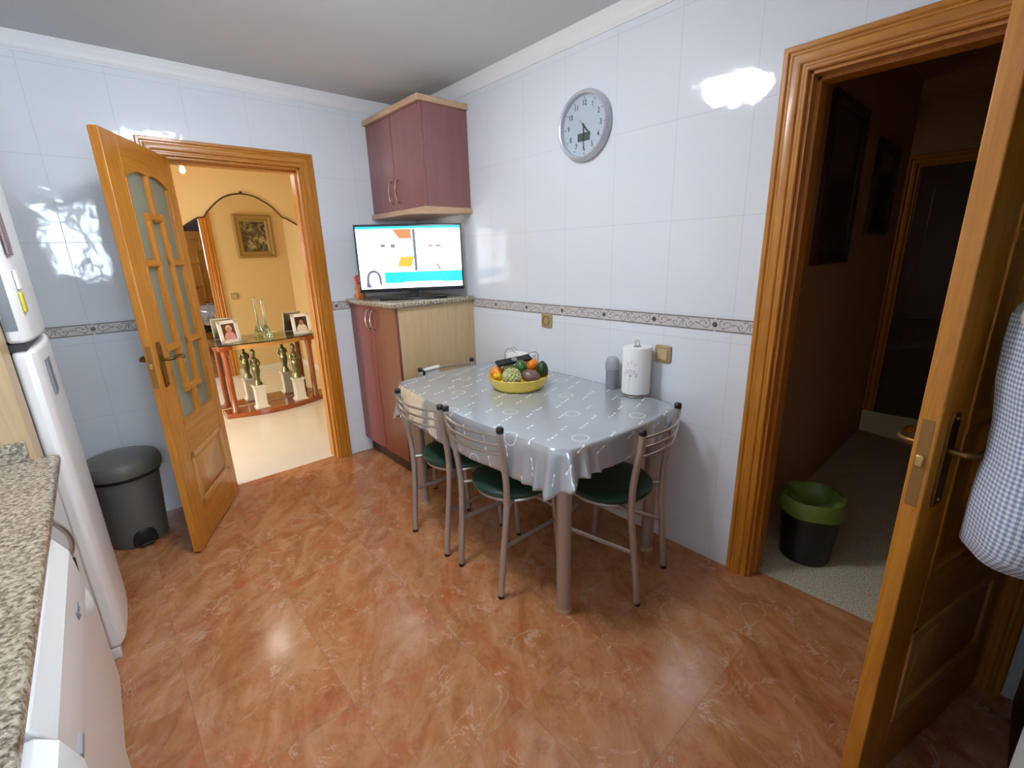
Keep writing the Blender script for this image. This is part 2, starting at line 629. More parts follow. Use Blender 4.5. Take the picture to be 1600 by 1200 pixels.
# decorative tile border with scroll pattern
def border(name, P, u0, u1, ros, label):
    """P(u, z, off) -> point; ros = rosette positions"""
    b0, b1 = 1.0985, 1.1597
    mb = MB()
    t = .0012
    q = [P(u0, b0, t), P(u1, b0, t), P(u1, b1, t), P(u0, b1, t)]
    mb.prism(q, P(0, 0, -.0008)-P(0, 0, 0))
    mb.mi = 1

    def strip(pts, w):
        off = t+.0004
        L, R_ = [], []
        for i, (u, z) in enumerate(pts):
            a = pts[max(i-1, 0)]
            c = pts[min(i+1, len(pts)-1)]
            dx, dz = c[0]-a[0], c[1]-a[1]
            n = math.hypot(dx, dz) or 1
            ww = w if not callable(w) else w(i/(len(pts)-1))
            L.append(mb.bm.verts.new(P(u-dz/n*ww, z+dx/n*ww, off)))
            R_.append(mb.bm.verts.new(P(u+dz/n*ww, z-dx/n*ww, off)))
        for i in range(len(pts)-1):
            f = mb.bm.faces.new((L[i], L[i+1], R_[i+1], R_[i]))
            f.material_index = mb.mi

    def disc(u, z, r):
        vs = [mb.bm.verts.new(P(u+r*math.cos(k*PI/5), z+r*math.sin(k*PI/5), t+.0005)) for k in range(10)]
        mb.bm.faces.new(vs).material_index = mb.mi
    zc = (b0+b1)/2
    hh = (b1-b0)/2
    per = .293
    allr = []
    k = ros
    while k > u0:
        k -= per
    while k < u1+per:
        allr.append(k)
        k += per
    for r in allr:
        # edge bands broken at each tile joint
        a, c = max(r-per+.004, u0), min(r-.004, u1)
        if c > a:
            for zz in (b1-.005, b0+.005):
                strip([(a, zz), (c, zz)], .0026)
        if u0+.02 < r < u1-.02:
            disc(r, zc, .0095)
            for k2 in range(6):
                disc(r+.0085*math.cos(k2*PI/3), zc+.0085*math.sin(k2*PI/3), .004)
        mid = r-per/2
        for sgn in (-1, 1):
            def S(l):
                return [(mid+sgn*x, zc+z) for x, z in l if u0+.004 < mid+sgn*x < u1-.004]
            curves = [
                [(.012, -.004), (.02, -.018), (.034, -.02), (.044, -.01), (.043, .002), (.034, .004), (.03, -.004), (.036, -.009)],
                [(.044, -.01), (.058, .004), (.074, .0), (.09, -.008), (.11, -.016)],
                [(.074, 0), (.084, .012), (.098, .014), (.108, .005), (.103, -.002)],
                [(.11, -.016), (.122, -.008), (.126, .006), (.12, .016)],
                [(.012, -.004), (.006, .01), (.014, .019), (.024, .016)],
            ]
            for cv in curves:
                l = []
                for i in range(len(cv)-1):
                    p0, p1, p2, p3 = cv[max(i-1, 0)], cv[i], cv[i+1], cv[min(i+2, len(cv)-1)]
                    for s in range(4):
                        tt = s/4
                        l.append(tuple(.5*(2*p1[d]+(p2[d]-p0[d])*tt+(2*p0[d]-5*p1[d]+4*p2[d]-p3[d])*tt*tt+(3*p1[d]-p0[d]-3*p2[d]+p3[d])*tt**3) for d in (0, 1)))
                l.append(cv[-1])
                l = S(l)
                if len(l) > 2:
                    strip(l, .0013)
            for dx, dz in ((.024, .016), (.11, -.016), (.12, .017), (.108, .005), (.066, .003)):
                if u0+.01 < mid+sgn*dx < u1-.01:
                    disc(mid+sgn*dx, zc+dz, .0036)
        if u0+.01 < mid < u1-.01:
            strip([(mid, zc-.014), (mid, zc+.016)], .002)
    return struct(mb.build(name, [BORD, M['bordink']], origin=False, smooth=False), label, 'tile border')


BORD = plain('border_tile', (206, 202, 200), .25, var=.03)
M['bordink'] = plain('border_print', (122, 112, 110), .4, var=.1)
border('trim_3', lambda u, z, o: Vector((u, -o, z)), .677, BX0-.087, .9225, 'pale tile border with grey scrolls on the clock wall')
border('trim_4', lambda u, z, o: Vector((o, u, z)), -2.75, AY0-.083, -2.0, 'pale scroll tile border on the left wall behind the open door')
border('trim_5', lambda u, z, o: Vector((o, u, z)), AY1+.086, -.606, -.7, 'short piece of scroll tile border beside the plum base cabinet')


# ------------------------------------------------------------------ door casings
CAS = [(0, 0), (0, .014), (.004, .018), (.012, .018), (.016, .014), (.022, .014), (.028, .02), (.04, .022), (.052, .02), (.058, .015), (.064, .015), (.07, .021), (.082, .021), (.086, .016), (.086, 0)]


def casing(name, P, u0, u1, h, label, hax, face=1):
    mb = MB()
    rs = []
    for su, corner in ((0, (u0, 0, -1)), (0, (u0, h, -1)), (1, (u1, h, 1)), (1, (u1, 0, 1))):
        u, z, sg = corner
        rs.append([P(u+sg*a, z+(a if z > 0 else 0), o) for a, o in CAS])
    mb.mi = 0
    v = mb.rings(rs, closed=True, cap=True)
    mb.bm.faces.ensure_lookup_table()
    n = len(CAS)
    for i, f in enumerate(mb.bm.faces):
        if n <= i < 2*n:
            f.material_index = 1
    return struct(mb.build(name, [M['oak'], M[hax]], origin=False, ang=25), label, 'door casing')


casing('trim_6', lambda u, z, o: Vector((o, u, z)), AY0, AY1, AH, 'honey oak casing around the doorway to the bright hallway', 'oaky')
casing('trim_7', lambda u, z, o: Vector((u, -o, z)), BX0, BX1, BH, 'honey oak casing around the doorway to the dark passage', 'oakx')
casing('trim_8', lambda u, z, o: Vector((-WT-o, u, z)), AY0, AY1, AH, 'oak casing on the hallway side of the doorway, seen in the mirror', 'oaky')
# linings
b = MB()
b.box(-WT-.001, .001, AY0-.001, AY0+.012, 0, AH).box(-WT-.001, .001, AY1-.012, AY1+.001, 0, AH).box(-WT-.001, .001, AY0, AY1, AH-.012, AH+.001)
b.box(-WT, -.045, AY0, AY0+.024, 0, AH).box(-WT, -.045, AY1-.024, AY1, 0, AH).box(-WT, -.045, AY0, AY1, AH-.024, AH)
struct(b.build('trim_9', M['oak'], origin=False, smooth=False, bevel=.002), 'oak lining inside the doorway to the bright hallway', 'door lining')
b = MB()
b.box(BX0-.001, BX0+.012, -.001, WT+.001, 0, BH).box(BX1-.012, BX1+.001, -.001, WT+.001, 0, BH).box(BX0, BX1, -.001, WT+.001, BH-.012, BH+.001)
b.box(BX0, BX0+.024, .045, WT, 0, BH).box(BX1-.024, BX1, .045, WT, 0, BH).box(BX0, BX1, .045, WT, BH-.024, BH)
struct(b.build('trim_10', M['oak'], origin=False, smooth=False, bevel=.002), 'oak lining inside the doorway to the dark passage', 'door lining')


# ------------------------------------------------------------------ door leaves
def lever(mb, x, z, y, sy, inward):
    """rosette-free lever: neck out of the leaf then a curved grip; inward = -1 grip towards hinge"""
    pts = [(x, y, z), (x, y+sy*.03, z), (x+inward*.012, y+sy*.045, z)]
    for k in range(1, 9):
        t = k/8
        pts.append((x+inward*(.012+.1*t), y+sy*(.045+.006*math.sin(t*PI)), z+.008*math.sin(t*PI*1.2)-.004*t))
    mb.tube(pts, lambda t: .0085 if t > .25 else .0075, 12)
    mb.sphere(pts[-1], .0105, u=12, v=8)


def door_leaf(name, label, loc, rz, W, T=.038, tall=1.995, glazed=True):
    """leaf in its own frame: x from hinge (0) to latch (W), y 0..T, z up"""
    r = struct(thing(name, '', 'door', loc, rz), label, 'door')
    z0, z1 = .008, tall
    gx0, gx1 = .088, W-.132
    gz0, gz1 = .665, 1.83
    px0, px1, pz0, pz1 = .085, W-.13, .205, .5
    b = MB()
    b.box(0, gx0, 0, T, z0, z1).box(gx1, W, 0, T, z0, z1)
    b.build('stile', M['oak'], r, local=True, bevel=.003)
    # rails: the top rail carries a two-lobed arch
    b = MB()
    b.box(gx0, gx1, 0, T, z0, pz0).box(gx0, gx1, 0, T, pz1, gz0)
    xm = (gx0+gx1)/2
    hw = (gx1-gx0)/2
    pts = [(gx1, 0, z1), (gx0, 0, z1)]
    for lobe in range(2):
        for k in range(0 if lobe == 0 else 1, 13):
            t = k/12
            x = gx0+lobe*hw+hw*t
            pts.append((x, 0, gz1-.012+.045*math.sin(PI*(t*.75+(.0 if lobe == 0 else .25)))))
    b.prism(pts, (0, T, 0))
    b.build('rail', M['oakx'], r, local=True, bevel=.003)
    # lattice of glazing bars
    w = .019
    c1, c2 = gx0+(gx1-gx0)/3, gx0+2*(gx1-gx0)/3
    zh, zl, ua, ub = 1.668, .818, 1.452, 1.048
    b = MB()

    def vbar(x, a, c):
        b.prism([(x-w, T*.2, a), (x-w*.55, -.004, a), (x+w*.55, -.004, a), (x+w, T*.2, a), (x+w, T*.8, a), (x+w*.55, T+.004, a), (x-w*.55, T+.004, a), (x-w, T*.8, a)], (0, 0, c-a))

    def hbar(a, c, z):
        b.prism([(a, T*.2, z-w), (a, -.0045, z-w*.55), (a, -.0045, z+w*.55), (a, T*.2, z+w), (a, T*.8, z+w), (a, T+.0045, z+w*.55), (a, T+.0045, z-w*.55), (a, T*.8, z-w)], (c-a, 0, 0))
    vbar(xm, zh, gz1+.03)
    vbar(xm, gz0, zl)
    vbar(c1, zl-w, zh+w)
    vbar(c2, zl-w, zh+w)
    hbar(c1-w, c2+w, zh)
    hbar(c1-w, c2+w, zl)
    for z in (ua, ub):
        hbar(gx0, c1+w, z)
        hbar(c2-w, gx1, z)
    # moulding round the light
    for s0, s1 in ((gx0, gx0+.012), (gx1-.012, gx1)):
        b.box(s0, s1, -.003, T+.003, gz0, gz1-.01)
    b.box(gx0, gx1, -.003, T+.003, gz0, gz0+.012)
    b.build('glazing_bars', M['oak'], r, local=True, bevel=.002)
    b = MB()
    b.box(gx0+.002, gx1-.002, T/2-.002, T/2+.002, gz0+.002, gz1+.03)
    b.build('glass_pane' if glazed else 'upper_panel', M['frost'] if glazed else M['oak'], r, local=True)
    # raised lower panel
    b = MB()
    b.box(px0, px1, T*.3, T*.7, pz0, pz1)
    for ys, yo in ((T*.3, -.004), (T*.7, T+.004)):
        for (a, c, e, f) in ((px0, px0+.03, pz0, pz1), (px1-.03, px1, pz0, pz1), (px0, px1, pz0, pz0+.03), (px0, px1, pz1-.03, pz1)):
            b.box(a, c, min(ys, yo), max(ys, yo), e, f)
        q = .05
        yy = ys+(yo-ys)*.75
        rs = [[(px0+.03, ys, pz0+.03), (px1-.03, ys, pz0+.03), (px1-.03, ys, pz1-.03), (px0+.03, ys, pz1-.03)],
              [(px0+q, yy, pz0+q), (px1-q, yy, pz0+q), (px1-q, yy, pz1-q), (px0+q, yy, pz1-q)]]
        b.rings(rs)
    b.build('raised_panel', M['panel'], r, local=True, bevel=.002)
    # furniture
    hx = W-.058
    for sy, yb in ((-1, 0.), (1, T)):
        b = MB()
        pl = [(hx-.018, yb, .885), (hx+.018, yb, .885), (hx+.02, yb, .91), (hx+.02, yb, 1.08), (hx+.012, yb, 1.1), (hx-.012, yb, 1.1), (hx-.02, yb, 1.08), (hx-.02, yb, .91)]
        b.prism(pl, (0, sy*.006, 0))
        for zz in (.9, 1.09):
            b.sphere((hx, yb+sy*.006, zz), .005, u=10, v=6)
        hp = b.build('handle_plate', M['bronze'], r, local=True, bevel=.001)
        b = MB()
        lever(b, hx, 1.015, yb+sy*.004, sy, -1)
        b.build('lever', M['bronze'], hp, local=True)
    b = MB()
    b.prism([(W-.0005, T/2-.011, .89), (W-.0005, T/2+.011, .89), (W-.0005, T/2+.011, 1.09), (W-.0005, T/2-.011, 1.09)], (.0015, 0, 0))
    lk = b.build('lock_plate', plain('lock_brass', (150, 112, 62), .45, .5), r, local=True, bevel=.0005)
    b = MB()
    b.box(W+.001, W+.008, T/2-.007, T/2+.007, .985, 1.01)
    b.build('latch_bolt', M['brass'], lk, local=True, bevel=.002)
    b = MB()
    for zz in (.25, 1.0, 1.75):
        b.tube([(-.002, -.004, zz-.04), (-.002, -.004, zz+.04)], .007, 10)
    b.build('hinge', M['bronze'], r, local=True)
    return r


hA = Vector((.028, -1.547, 0))
fA = Vector((.612, -1.84, 0))
dA = fA-hA
door_leaf('door_1', 'open oak glazed door leaf standing in front of the grey pedal bin', hA, math.atan2(dA.y, dA.x), .668)
hB = Vector((3.345, -.004, 0))
fB = Vector((3.163, -.712, 0))
dB = fB-hB
door_leaf('door_2', 'open oak door leaf seen edge on at the right, before the dark passage', hB, math.atan2(dB.y, dB.x), .731, glazed=False)

# ------------------------------------------------------------------ hallway beyond the left wall
HX = -1.86
b = MB()
b.box(HX-.05, -.07, -3.2, .15, -.05, 0)
struct(b.build('floor_hallway', M['hallfloor'], origin=False, smooth=False), 'cream marble floor of the bright hallway', 'floor')
b = MB()
b.box(HX-.05, -.06, -3.2, .15, H, H+.05)
struct(b.build('ceiling_hallway', M['hallwall'], origin=False, smooth=False), 'ochre ceiling of the bright hallway', 'ceiling')
b = MB()
b.box(HX-.06, HX, -3.2, .16, 0, H)
struct(b.build('wall_hallway_far', M['hallwall'], origin=False, smooth=False), 'ochre hallway wall behind the arched mirror', 'wall')
b = MB()
b.box(HX, -.06, .107, .16, 0, H)
struct(b.build('wall_hallway_end', M['hallwall'], origin=False, smooth=False), 'ochre end wall of the hallway, seen in the mirror', 'wall')
b = MB()
b.box(HX, -.06, -3.2, -3.14, 0, H)
struct(b.build('wall_hallway_start', M['hallwall'], origin=False, smooth=False), 'ochre wall at the hidden end of the hallway', 'wall')
b = MB()
b.box(-WT, -WT/2, -3.2, AY0, 0, H).box(-WT, -WT/2, AY1, .107, 0, H).box(-WT, -WT/2, AY0, AY1, AH, H)
struct(b.build('wall_hallway_near', M['hallwall'], origin=False, smooth=False), 'ochre hallway side of the doorway wall with the painting', 'wall')
b = MB()
b.box(-WT-.012, -WT, AY1+.086, .107, 0, .08).box(HX, -WT, .095, .107, 0, .08)
struct(b.build('baseboard_hallway', M['hallfloor'], origin=False, smooth=False, bevel=.002), 'pale marble skirting along the hallway wall', 'baseboard')

# arched mirror
mpx = [(286, 354), (307, 341), (318, 339), (324, 330), (341, 313), (357.5, 305), (376, 303), (395, 306.5), (410, 314), (425, 324), (440, 339), (447.5, 342), (466, 352.5)]
top = [at(u, v, 'x', HX+.01) for u, v in mpx]
sm = []
for i in range(len(top)-1):
    p0, p1, p2, p3 = top[max(i-1, 0)], top[i], top[i+1], top[min(i+2, len(top)-1)]
    for s in range(5):
        t = s/5
        sm.append(.5*(2*p1+(p2-p0)*t+(2*p0-5*p1+4*p2-p3)*t*t+(3*p1-p0-3*p2+p3)*t**3))
sm.append(top[-1])
yl, yr = -1.3, -.24
outl = [(yl, .055), (yl, sm[0].z-.03)]+[(p.y, p.z) for p in sm]+[(yr, sm[-1].z-.02), (yr, .055)]
mir = thing('arched_mirror', 'large wall mirror with an arched top behind the hallway console', 'mirror', (HX+.006, (yl+yr)/2, .055))
b = MB()
b.prism([(HX+.002, y, z) for y, z in outl], (.006, 0, 0))
b.build('mirror_glass', M['mirror'], mir, smooth=False)
b = MB()
b.tube([(HX+.008, y, z) for y, z in outl[1:-1]], .0065, 8)
b.sphere((HX+.008, top[6].y, top[6].z+.01), .014, u=12, v=8)
b.build('rim', M['dark'], mir)

# console table
CX0, CX1 = HX+.012, -1.55
con = thing('console_table', 'cherry wood console table with glass top and round legs under the mirror', 'console table', (-1.7, -.79, 0))


def dshape(xb, xe, xf, y0, y1, z0, z1, n=20):
    pts = [(xb, y0, z0), (xe, y0, z0)]
    for k in range(1, n):
        t = k/n
        pts.append((xe+(xf-xe)*math.sin(PI*t), y0+(y1-y0)*t, z0))
    pts += [(xe, y1, z0), (xb, y1, z0)]
    return pts, (0, 0, z1-z0)


b = MB()
b.prism(*dshape(CX0, -1.655, -1.53, -1.25, -.33, .0, .045))
b.build('lower_shelf', M['cherryy'], con, bevel=.008, seg=3)
for y in (-1.165, -.405):
    b = MB()
    b.lathe([(.034, .045), (.034, .06), (.027, .07), (.026, .6), (.034, .615), (.034, .655)], (-1.665, y, 0), 20)
    b.build('leg', M['cherry'], con)
    b = MB()
    b.box(CX0, -1.6, y-.06, y+.06, .655, .7)
    b.build('end_block', M['cherryy'], con, bevel=.015, seg=3)
b = MB()
b.prism(*dshape(-1.672, -1.66, -1.575, -1.17, -.4, .655, .7))
b.build('apron', M['panel'], con, bevel=.004)
b = MB()
b.prism(*dshape(CX0, -1.655, -1.53, -1.27, -.31, .703, .713))
b.build('glass_top', M['glass'], con)


def frame(name, label, y, x, w, h, rz, mats):
    t = thing(name, label, 'photo frame', (x, y, .7135), rz, 'white photo frames on the hallway console')
    tilt = Matrix.Rotation(math.radians(-12), 4, 'Y') @ Matrix.Translation((0, 0, 0))
    b = MB()
    fw = .032
    for y0, y1, z0, z1 in ((-w/2, -w/2+fw, 0, h), (w/2-fw, w/2, 0, h), (-w/2, w/2, 0, fw), (-w/2, w/2, h-fw, h)):
        b.box(-.006, .006, y0, y1, z0, z1, tilt)
    b.build('frame_border', M['white'], t, local=True, bevel=.002)
    b = MB()
    b.box(-.004, .001, -w/2+fw-.002, w/2-fw+.002, fw-.002, h-fw+.002, tilt)
    pic = b.build('photograph', mats, t, local=True)
    b = MB()
    b.box(-.008, -.005, -w/2+.01, w/2-.01, .01, h-.01, tilt)
    b.prism([(-.02-h*.19, -.02, 0), (-.02-h*.19, .02, 0), (-.01-h*.15, .02, h*.7), (-.01-h*.15, -.02, h*.7)], (.003, 0, 0))
    b.build('easel_back', M['chrome'], t, local=True)
    return t


def photo_mat(name, bg, body, face, hair):
    m = N(name)
    v = m.coords('Generated')
    sp = m.node('ShaderNodeSeparateXYZ')
    m.t.links.new(v, sp.inputs[0])
    y, z = sp.outputs[1], sp.outputs[2]

    def blob(cy, cz, ry, rz):
        a = m.math('POWER', m.math('DIVIDE', m.math('SUBTRACT', y, cy), ry), 2)
        c = m.math('POWER', m.math('DIVIDE', m.math('SUBTRACT', z, cz), rz), 2)
        return m.math('LESS_THAN', m.math('ADD', a, c), 1)
    c = m.mix(m.noise(v, 6, 3), lin(bg), tuple(q*.5 for q in lin(bg)))
    c = m.mix(blob(.5, .1, .42, .42), c, lin(body))
    c = m.mix(blob(.52, .68, .22, .22), c, lin(hair))
    c = m.mix(blob(.52, .6, .17, .19), c, lin(face))
    m.set('Base Color', c).set('Roughness', .25)
    return m.m


frame('framed_photo', 'white photo frame with a baby picture, left on the console', -1.08, -1.69, .18, .215, .25, photo_mat('baby_photo', (120, 80, 70), (226, 168, 172), (206, 150, 128), (230, 214, 190)))
frame('framed_photo', 'white photo frame with a picture in white clothes, right on the console', -.435, -1.68, .18, .21, -.05, photo_mat('portrait_photo', (70, 56, 46), (226, 222, 210), (170, 130, 106), (40, 30, 26)))
# glass vase
b = MB()
vs_ = 1.38
b.lathe([(r*vs_, z*vs_) for r, z in ((.001, .0), (.030, .001), (.037, .012), (.033, .03), (.021, .06), (.012, .1), (.009, .16), (.007, .22), (.010, .275), (.006, .28), (.004, .22), (.004, .1), (.001, .06))], (-1.71, -.765, .7135), 24)
tag(b.build('bud_vase', M['glass']), 'clear green glass bud vase with a long thin neck between the frames', 'vase')


# statuettes on white pedestals, standing on the lower shelf
def statue(y, x, label):
    t = thing('statuette', label, 'statuette', (x, y, .046), 0, 'statuettes on the console shelf')
    b = MB()
    rs = []
    for w, z in ((.062, 0), (.062, .012), (.052, .022), (.046, .035), (.046, .2), (.05, .21), (.056, .22), (.056, .235)):
        rs.append([(-w, -w, z), (w, -w, z), (w, w, z), (-w, w, z)])
    b.rings(rs)
    b.build('pedestal', plain('cream_plaster', (214, 208, 190), .5), t, local=True, bevel=.002)
    b = MB()
    prof = [(.046, .235), (.044, .25), (.03, .275), (.027, .3), (.036, .335), (.043, .37), (.042, .4), (.034, .425), (.028, .44), (.03, .455), (.034, .475), (.03, .495), (.017, .51), (.0125, .52)]
    b.lathe(prof, (0, 0, 0), 20, 1, .85)
    b.lathe([(.012, .515), (.021, .53), (.025, .55), (.023, .57), (.012, .585), (.001, .59)], (.004, 0, 0), 16, .9, .85)
    b.sphere((-.016, 0, .575), .014, u=12, v=8)
    for s in (-1, 1):
        b.tube([(0, s*.03, .485), (.012, s*.042, .45), (.03, s*.03, .425), (.036, s*.008, .43)], lambda q: .0105-.004*q, 8)
    b.build('figure', M['statue'], t, local=True)


M['statue'] = plain('green_bronze', (104, 104, 72), .28, .8, var=.25, scale=20)
statue(-.935, -1.66, 'green bronze statuette on a white pedestal, left on the console shelf')
statue(-.565, -1.66, 'green bronze statuette on a white pedestal, right on the console shelf')

# painting, switch on the hallway side of the doorway wall (seen in the mirror)
pt = thing('painting', 'landscape painting in a broad gilt frame, seen in the hallway mirror', 'painting', (-WT, -.268, 1.49))
b = MB()
py0, py1, pz0, pz1 = -.495, -.042, 1.49, 2.02
fw = .085
rs = []
for a, d in ((0, 0), (0, .025), (.02, .035), (.045, .022), (.07, .026), (fw, .012), (fw, .004)):
    rs.append([(-WT-d, py0+a, pz0+a), (-WT-d, py1-a, pz0+a), (-WT-d, py1-a, pz1-a), (-WT-d, py0+a, pz1-a)])
b.rings(rs, cap=False)
b.build('gilt_frame', plain('dull_gilt', (158, 132, 82), .5, .3, var=.12), pt)
m = N('painted_landscape')
v = m.coords('Generated')
f = m.noise(v, 4, 6, .7, .8)
m.set('Base Color', m.ramp(f, [(.3, lin((30, 26, 18))), (.48, lin((84, 74, 50))), (.58, lin((150, 140, 108))), (.75, lin((190, 180, 150)))]))
m.set('Roughness', .4)
b = MB()
b.box(-WT-.006, -WT-.002, py0+fw-.002, py1-fw+.002, pz0+fw-.002, pz1-fw+.002)
b.build('canvas', m.m, pt)


def wall_plate(name, label, cat, P, s, rocker=True):
    """P(u, v, out) -> point"""
    t = thing(name, label, cat, P(0, -s, 0))
    b = MB()
    rs = []
    for a, d in ((0, .0), (0, .005), (.006, .0095), (.01, .0095)):
        q = s-a
        c = q*.8
        rs.append([P(x, y, d) for x, y in ((-c, -q), (c, -q), (q, -c), (q, c), (c, q), (-c, q), (-q, c), (-q, -c))])
    b.rings(rs)
    b.build('plate', M['almond'], t, bevel=.001)
    b = MB()
    if rocker:
        q = s*.62
        b.rings([[P(-q, -q, .009), P(q, -q, .009), P(q, q, .009), P(-q, q, .009)], [P(-q*.95, -q*.95, .016), P(q*.95, -q*.95, .016), P(q*.95, q*.95, .012), P(-q*.95, q*.95, .012)]])
        b.build('rocker', M['almond2'], t, bevel=.001)
    else:
        n = 28
        rs = []
        for r, d in ((s*.66, .009), (s*.66, .0115), (s*.56, .0115), (s*.54, .001)):
            rs.append([P(r*math.cos(2*PI*k/n), r*math.sin(2*PI*k/n), d) for k in range(n)])
        b.rings(rs)
        b.build('socket_well', plain('socket_brown', (112, 88, 58), .4), t)
        b = MB()
        for sx in (-1, 1):
            c = P(sx*.0095, 0, .0012)
            c2 = P(sx*.0095, 0, .003)
            b.tube([c, c2], .0025, 8)
        b.build('contact_hole', M['black'], t)
    return t


wall_plate('light_switch', 'small bronze light switch on the hallway wall, seen in the mirror', 'light switch', lambda u, v, o: Vector((-WT-o, -.616+u, 1.023+v)), .042)
wall_plate('light_switch', 'square bronze rocker light switch on the tiles right of the paper roll', 'light switch', lambda u, v, o: Vector((2.154+u, -o, .968+v)), .043)
wall_plate('wall_socket', 'bronze coloured wall socket just below the scroll border', 'wall socket', lambda u, v, o: Vector((1.39+u, -.0015-o, 1.062+v)), .042, False)

# pendant bulb in the hallway
bulb = at(285, 266, 'x', -.95)
pb = thing('pendant_bulb', 'bare glowing pendant bulb hanging in the hallway', 'lamp', (bulb.x, bulb.y, bulb.z-.03))
b = MB()
b.sphere((bulb.x, bulb.y, bulb.z), .0165, (1, 1, 1.15))
b.build('bulb', M['bulbm'], pb)
b = MB()
b.lathe([(.01, bulb.z+.02), (.013, bulb.z+.025), (.013, bulb.z+.075), (.008, bulb.z+.085)], (bulb.x, bulb.y, 0), 16)
b.build('lamp_holder', M['whitep'], pb)
b = MB()
b.tube([(bulb.x, bulb.y, bulb.z+.08), (bulb.x, bulb.y, H-.012)], .004, 8)
b.lathe([(.045, H-.025), (.05, H-.01), (.05, H)], (bulb.x, bulb.y, 0), 20)
b.build('cord', M['whitep'], pb)

# ------------------------------------------------------------------ dark passage beyond the right wall
PX = 2.53
b = MB()
b.box(1.2, RX, .07, 4.2, -.05, 0)
struct(b.build('floor_passage', M['terrazzo'], origin=False, smooth=False), 'cream speckled terrazzo floor of the dark passage', 'floor')
b = MB()
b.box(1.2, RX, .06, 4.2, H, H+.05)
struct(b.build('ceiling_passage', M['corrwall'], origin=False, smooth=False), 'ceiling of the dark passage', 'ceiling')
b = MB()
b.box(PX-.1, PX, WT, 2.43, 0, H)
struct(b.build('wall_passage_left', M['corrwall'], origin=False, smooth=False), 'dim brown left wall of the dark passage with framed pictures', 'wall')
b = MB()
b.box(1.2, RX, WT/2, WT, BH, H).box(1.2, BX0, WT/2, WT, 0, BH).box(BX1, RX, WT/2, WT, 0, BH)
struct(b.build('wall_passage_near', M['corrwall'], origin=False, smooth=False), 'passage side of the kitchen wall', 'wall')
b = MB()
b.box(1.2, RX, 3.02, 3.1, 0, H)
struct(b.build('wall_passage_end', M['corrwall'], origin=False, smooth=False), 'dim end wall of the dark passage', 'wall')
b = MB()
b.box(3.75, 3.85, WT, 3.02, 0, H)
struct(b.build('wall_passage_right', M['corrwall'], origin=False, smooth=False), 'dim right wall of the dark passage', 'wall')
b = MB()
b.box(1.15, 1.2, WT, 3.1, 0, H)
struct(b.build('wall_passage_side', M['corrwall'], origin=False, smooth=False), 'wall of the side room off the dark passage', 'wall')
casing('trim_11', lambda u, z, o: Vector((u, 3.02-o, z)), 2.515, 3.25, 2.0, 'brown casing around the far door of the dark passage', 'oakx')
b = MB()
b.box(2.52, 3.245, 2.995, 3.02, .01, 1.995)
for zz in ((.2, .85), (1.0, 1.85)):
    b.box(2.62, 3.14, 2.988, 2.997, *zz)
struct(b.build('door_3', M['dark'], origin=False, bevel=.004), 'closed dark brown panelled door at the far end of the passage', 'door')


def hung_picture(label, y0, y1, z0, z1):
    t = thing('picture_frame', label, 'picture', (PX, (y0+y1)/2, z0), 0, 'pictures on the passage wall')
    b = MB()
    rs = []
    for a, d in ((0, 0), (0, .02), (.03, .026), (.05, .014), (.05, .004)):
        rs.append([(PX+d, y0+a, z0+a), (PX+d, y1-a, z0+a), (PX+d, y1-a, z1-a), (PX+d, y0+a, z1-a)])
    b.rings(rs, cap=False)
    b.build('frame_border', M['dark'], t)
    b = MB()
    b.box(PX+.002, PX+.006, y0+.048, y1-.048, z0+.048, z1-.048)
    b.build('print', plain('dark_print', (46, 44, 40), .25, var=.5, scale=6), t)


hung_picture('tall dark framed picture on the passage wall, nearest the kitchen doorway', .62, 1.2, 1.35, 2.1)
hung_picture('smaller dark framed picture further along the passage wall', 1.52, 2.05, 1.5, 2.02)

# black bin with a green bag
BBX, BBY = 2.762, .355
t = thing('waste_bin', 'round black waste bin with a green liner inside the dark passage', 'bin', (BBX, BBY, 0))
b = MB()
b.lathe([(.098, 0), (.104, .006), (.124, .29), (.132, .295), (.134, .315), (.13, .318), (.122, .3), (.1, .02), (.001, .018)], (BBX, BBY, 0), 36)
b.build('body', M['black'], t)
b = MB()
rs = []
for k, (r, z) in enumerate(((.138, .25), (.137, .29), (.135, .318), (.13, .327), (.119, .315), (.108, .285), (.095, .27), (.05, .24), (.001, .232))):
    ring = []
    for i in range(36):
        a = 2*PI*i/36
        cr = (.5+.5*math.sin(5*a+k*.8))*(.5+.5*math.sin(2*a+1))
        rr = r-(.022*cr if 4 <= k < 8 else 0)
        ring.append((BBX+rr*math.cos(a), BBY+rr*math.sin(a), z+(.03*cr if 4 <= k < 8 else .003*math.sin(i*.9))))
    rs.append(ring)
b.rings(rs, cap=False)
b.build('bag_liner', plain('green_bag_plastic', (98, 124, 52), .35, var=.15), t)

# ------------------------------------------------------------------ kitchen furniture
# wall cabinet
UX, UY, UZ0, UZ1 = .707, -.345, 1.742, 2.312
uc = thing('wall_cabinet', 'plum wall cabinet with two doors hung in the corner above the television', 'wall cabinet', (.354, -.172, UZ0-.035))


def bow(mb, x, y, z0, z1, out=.03, r=.0055):
    pts = [(x, y, z0), (x, y-out*.5, z0+.004)]
    for k in range(9):
        t = k/8
        pts.append((x, y-out*(.55+.45*math.sin(PI*t)), z0+.008+(z1-z0-.016)*t))
    pts += [(x, y-out*.5, z1-.004), (x, y, z1)]
    mb.tube(pts, r, 10)


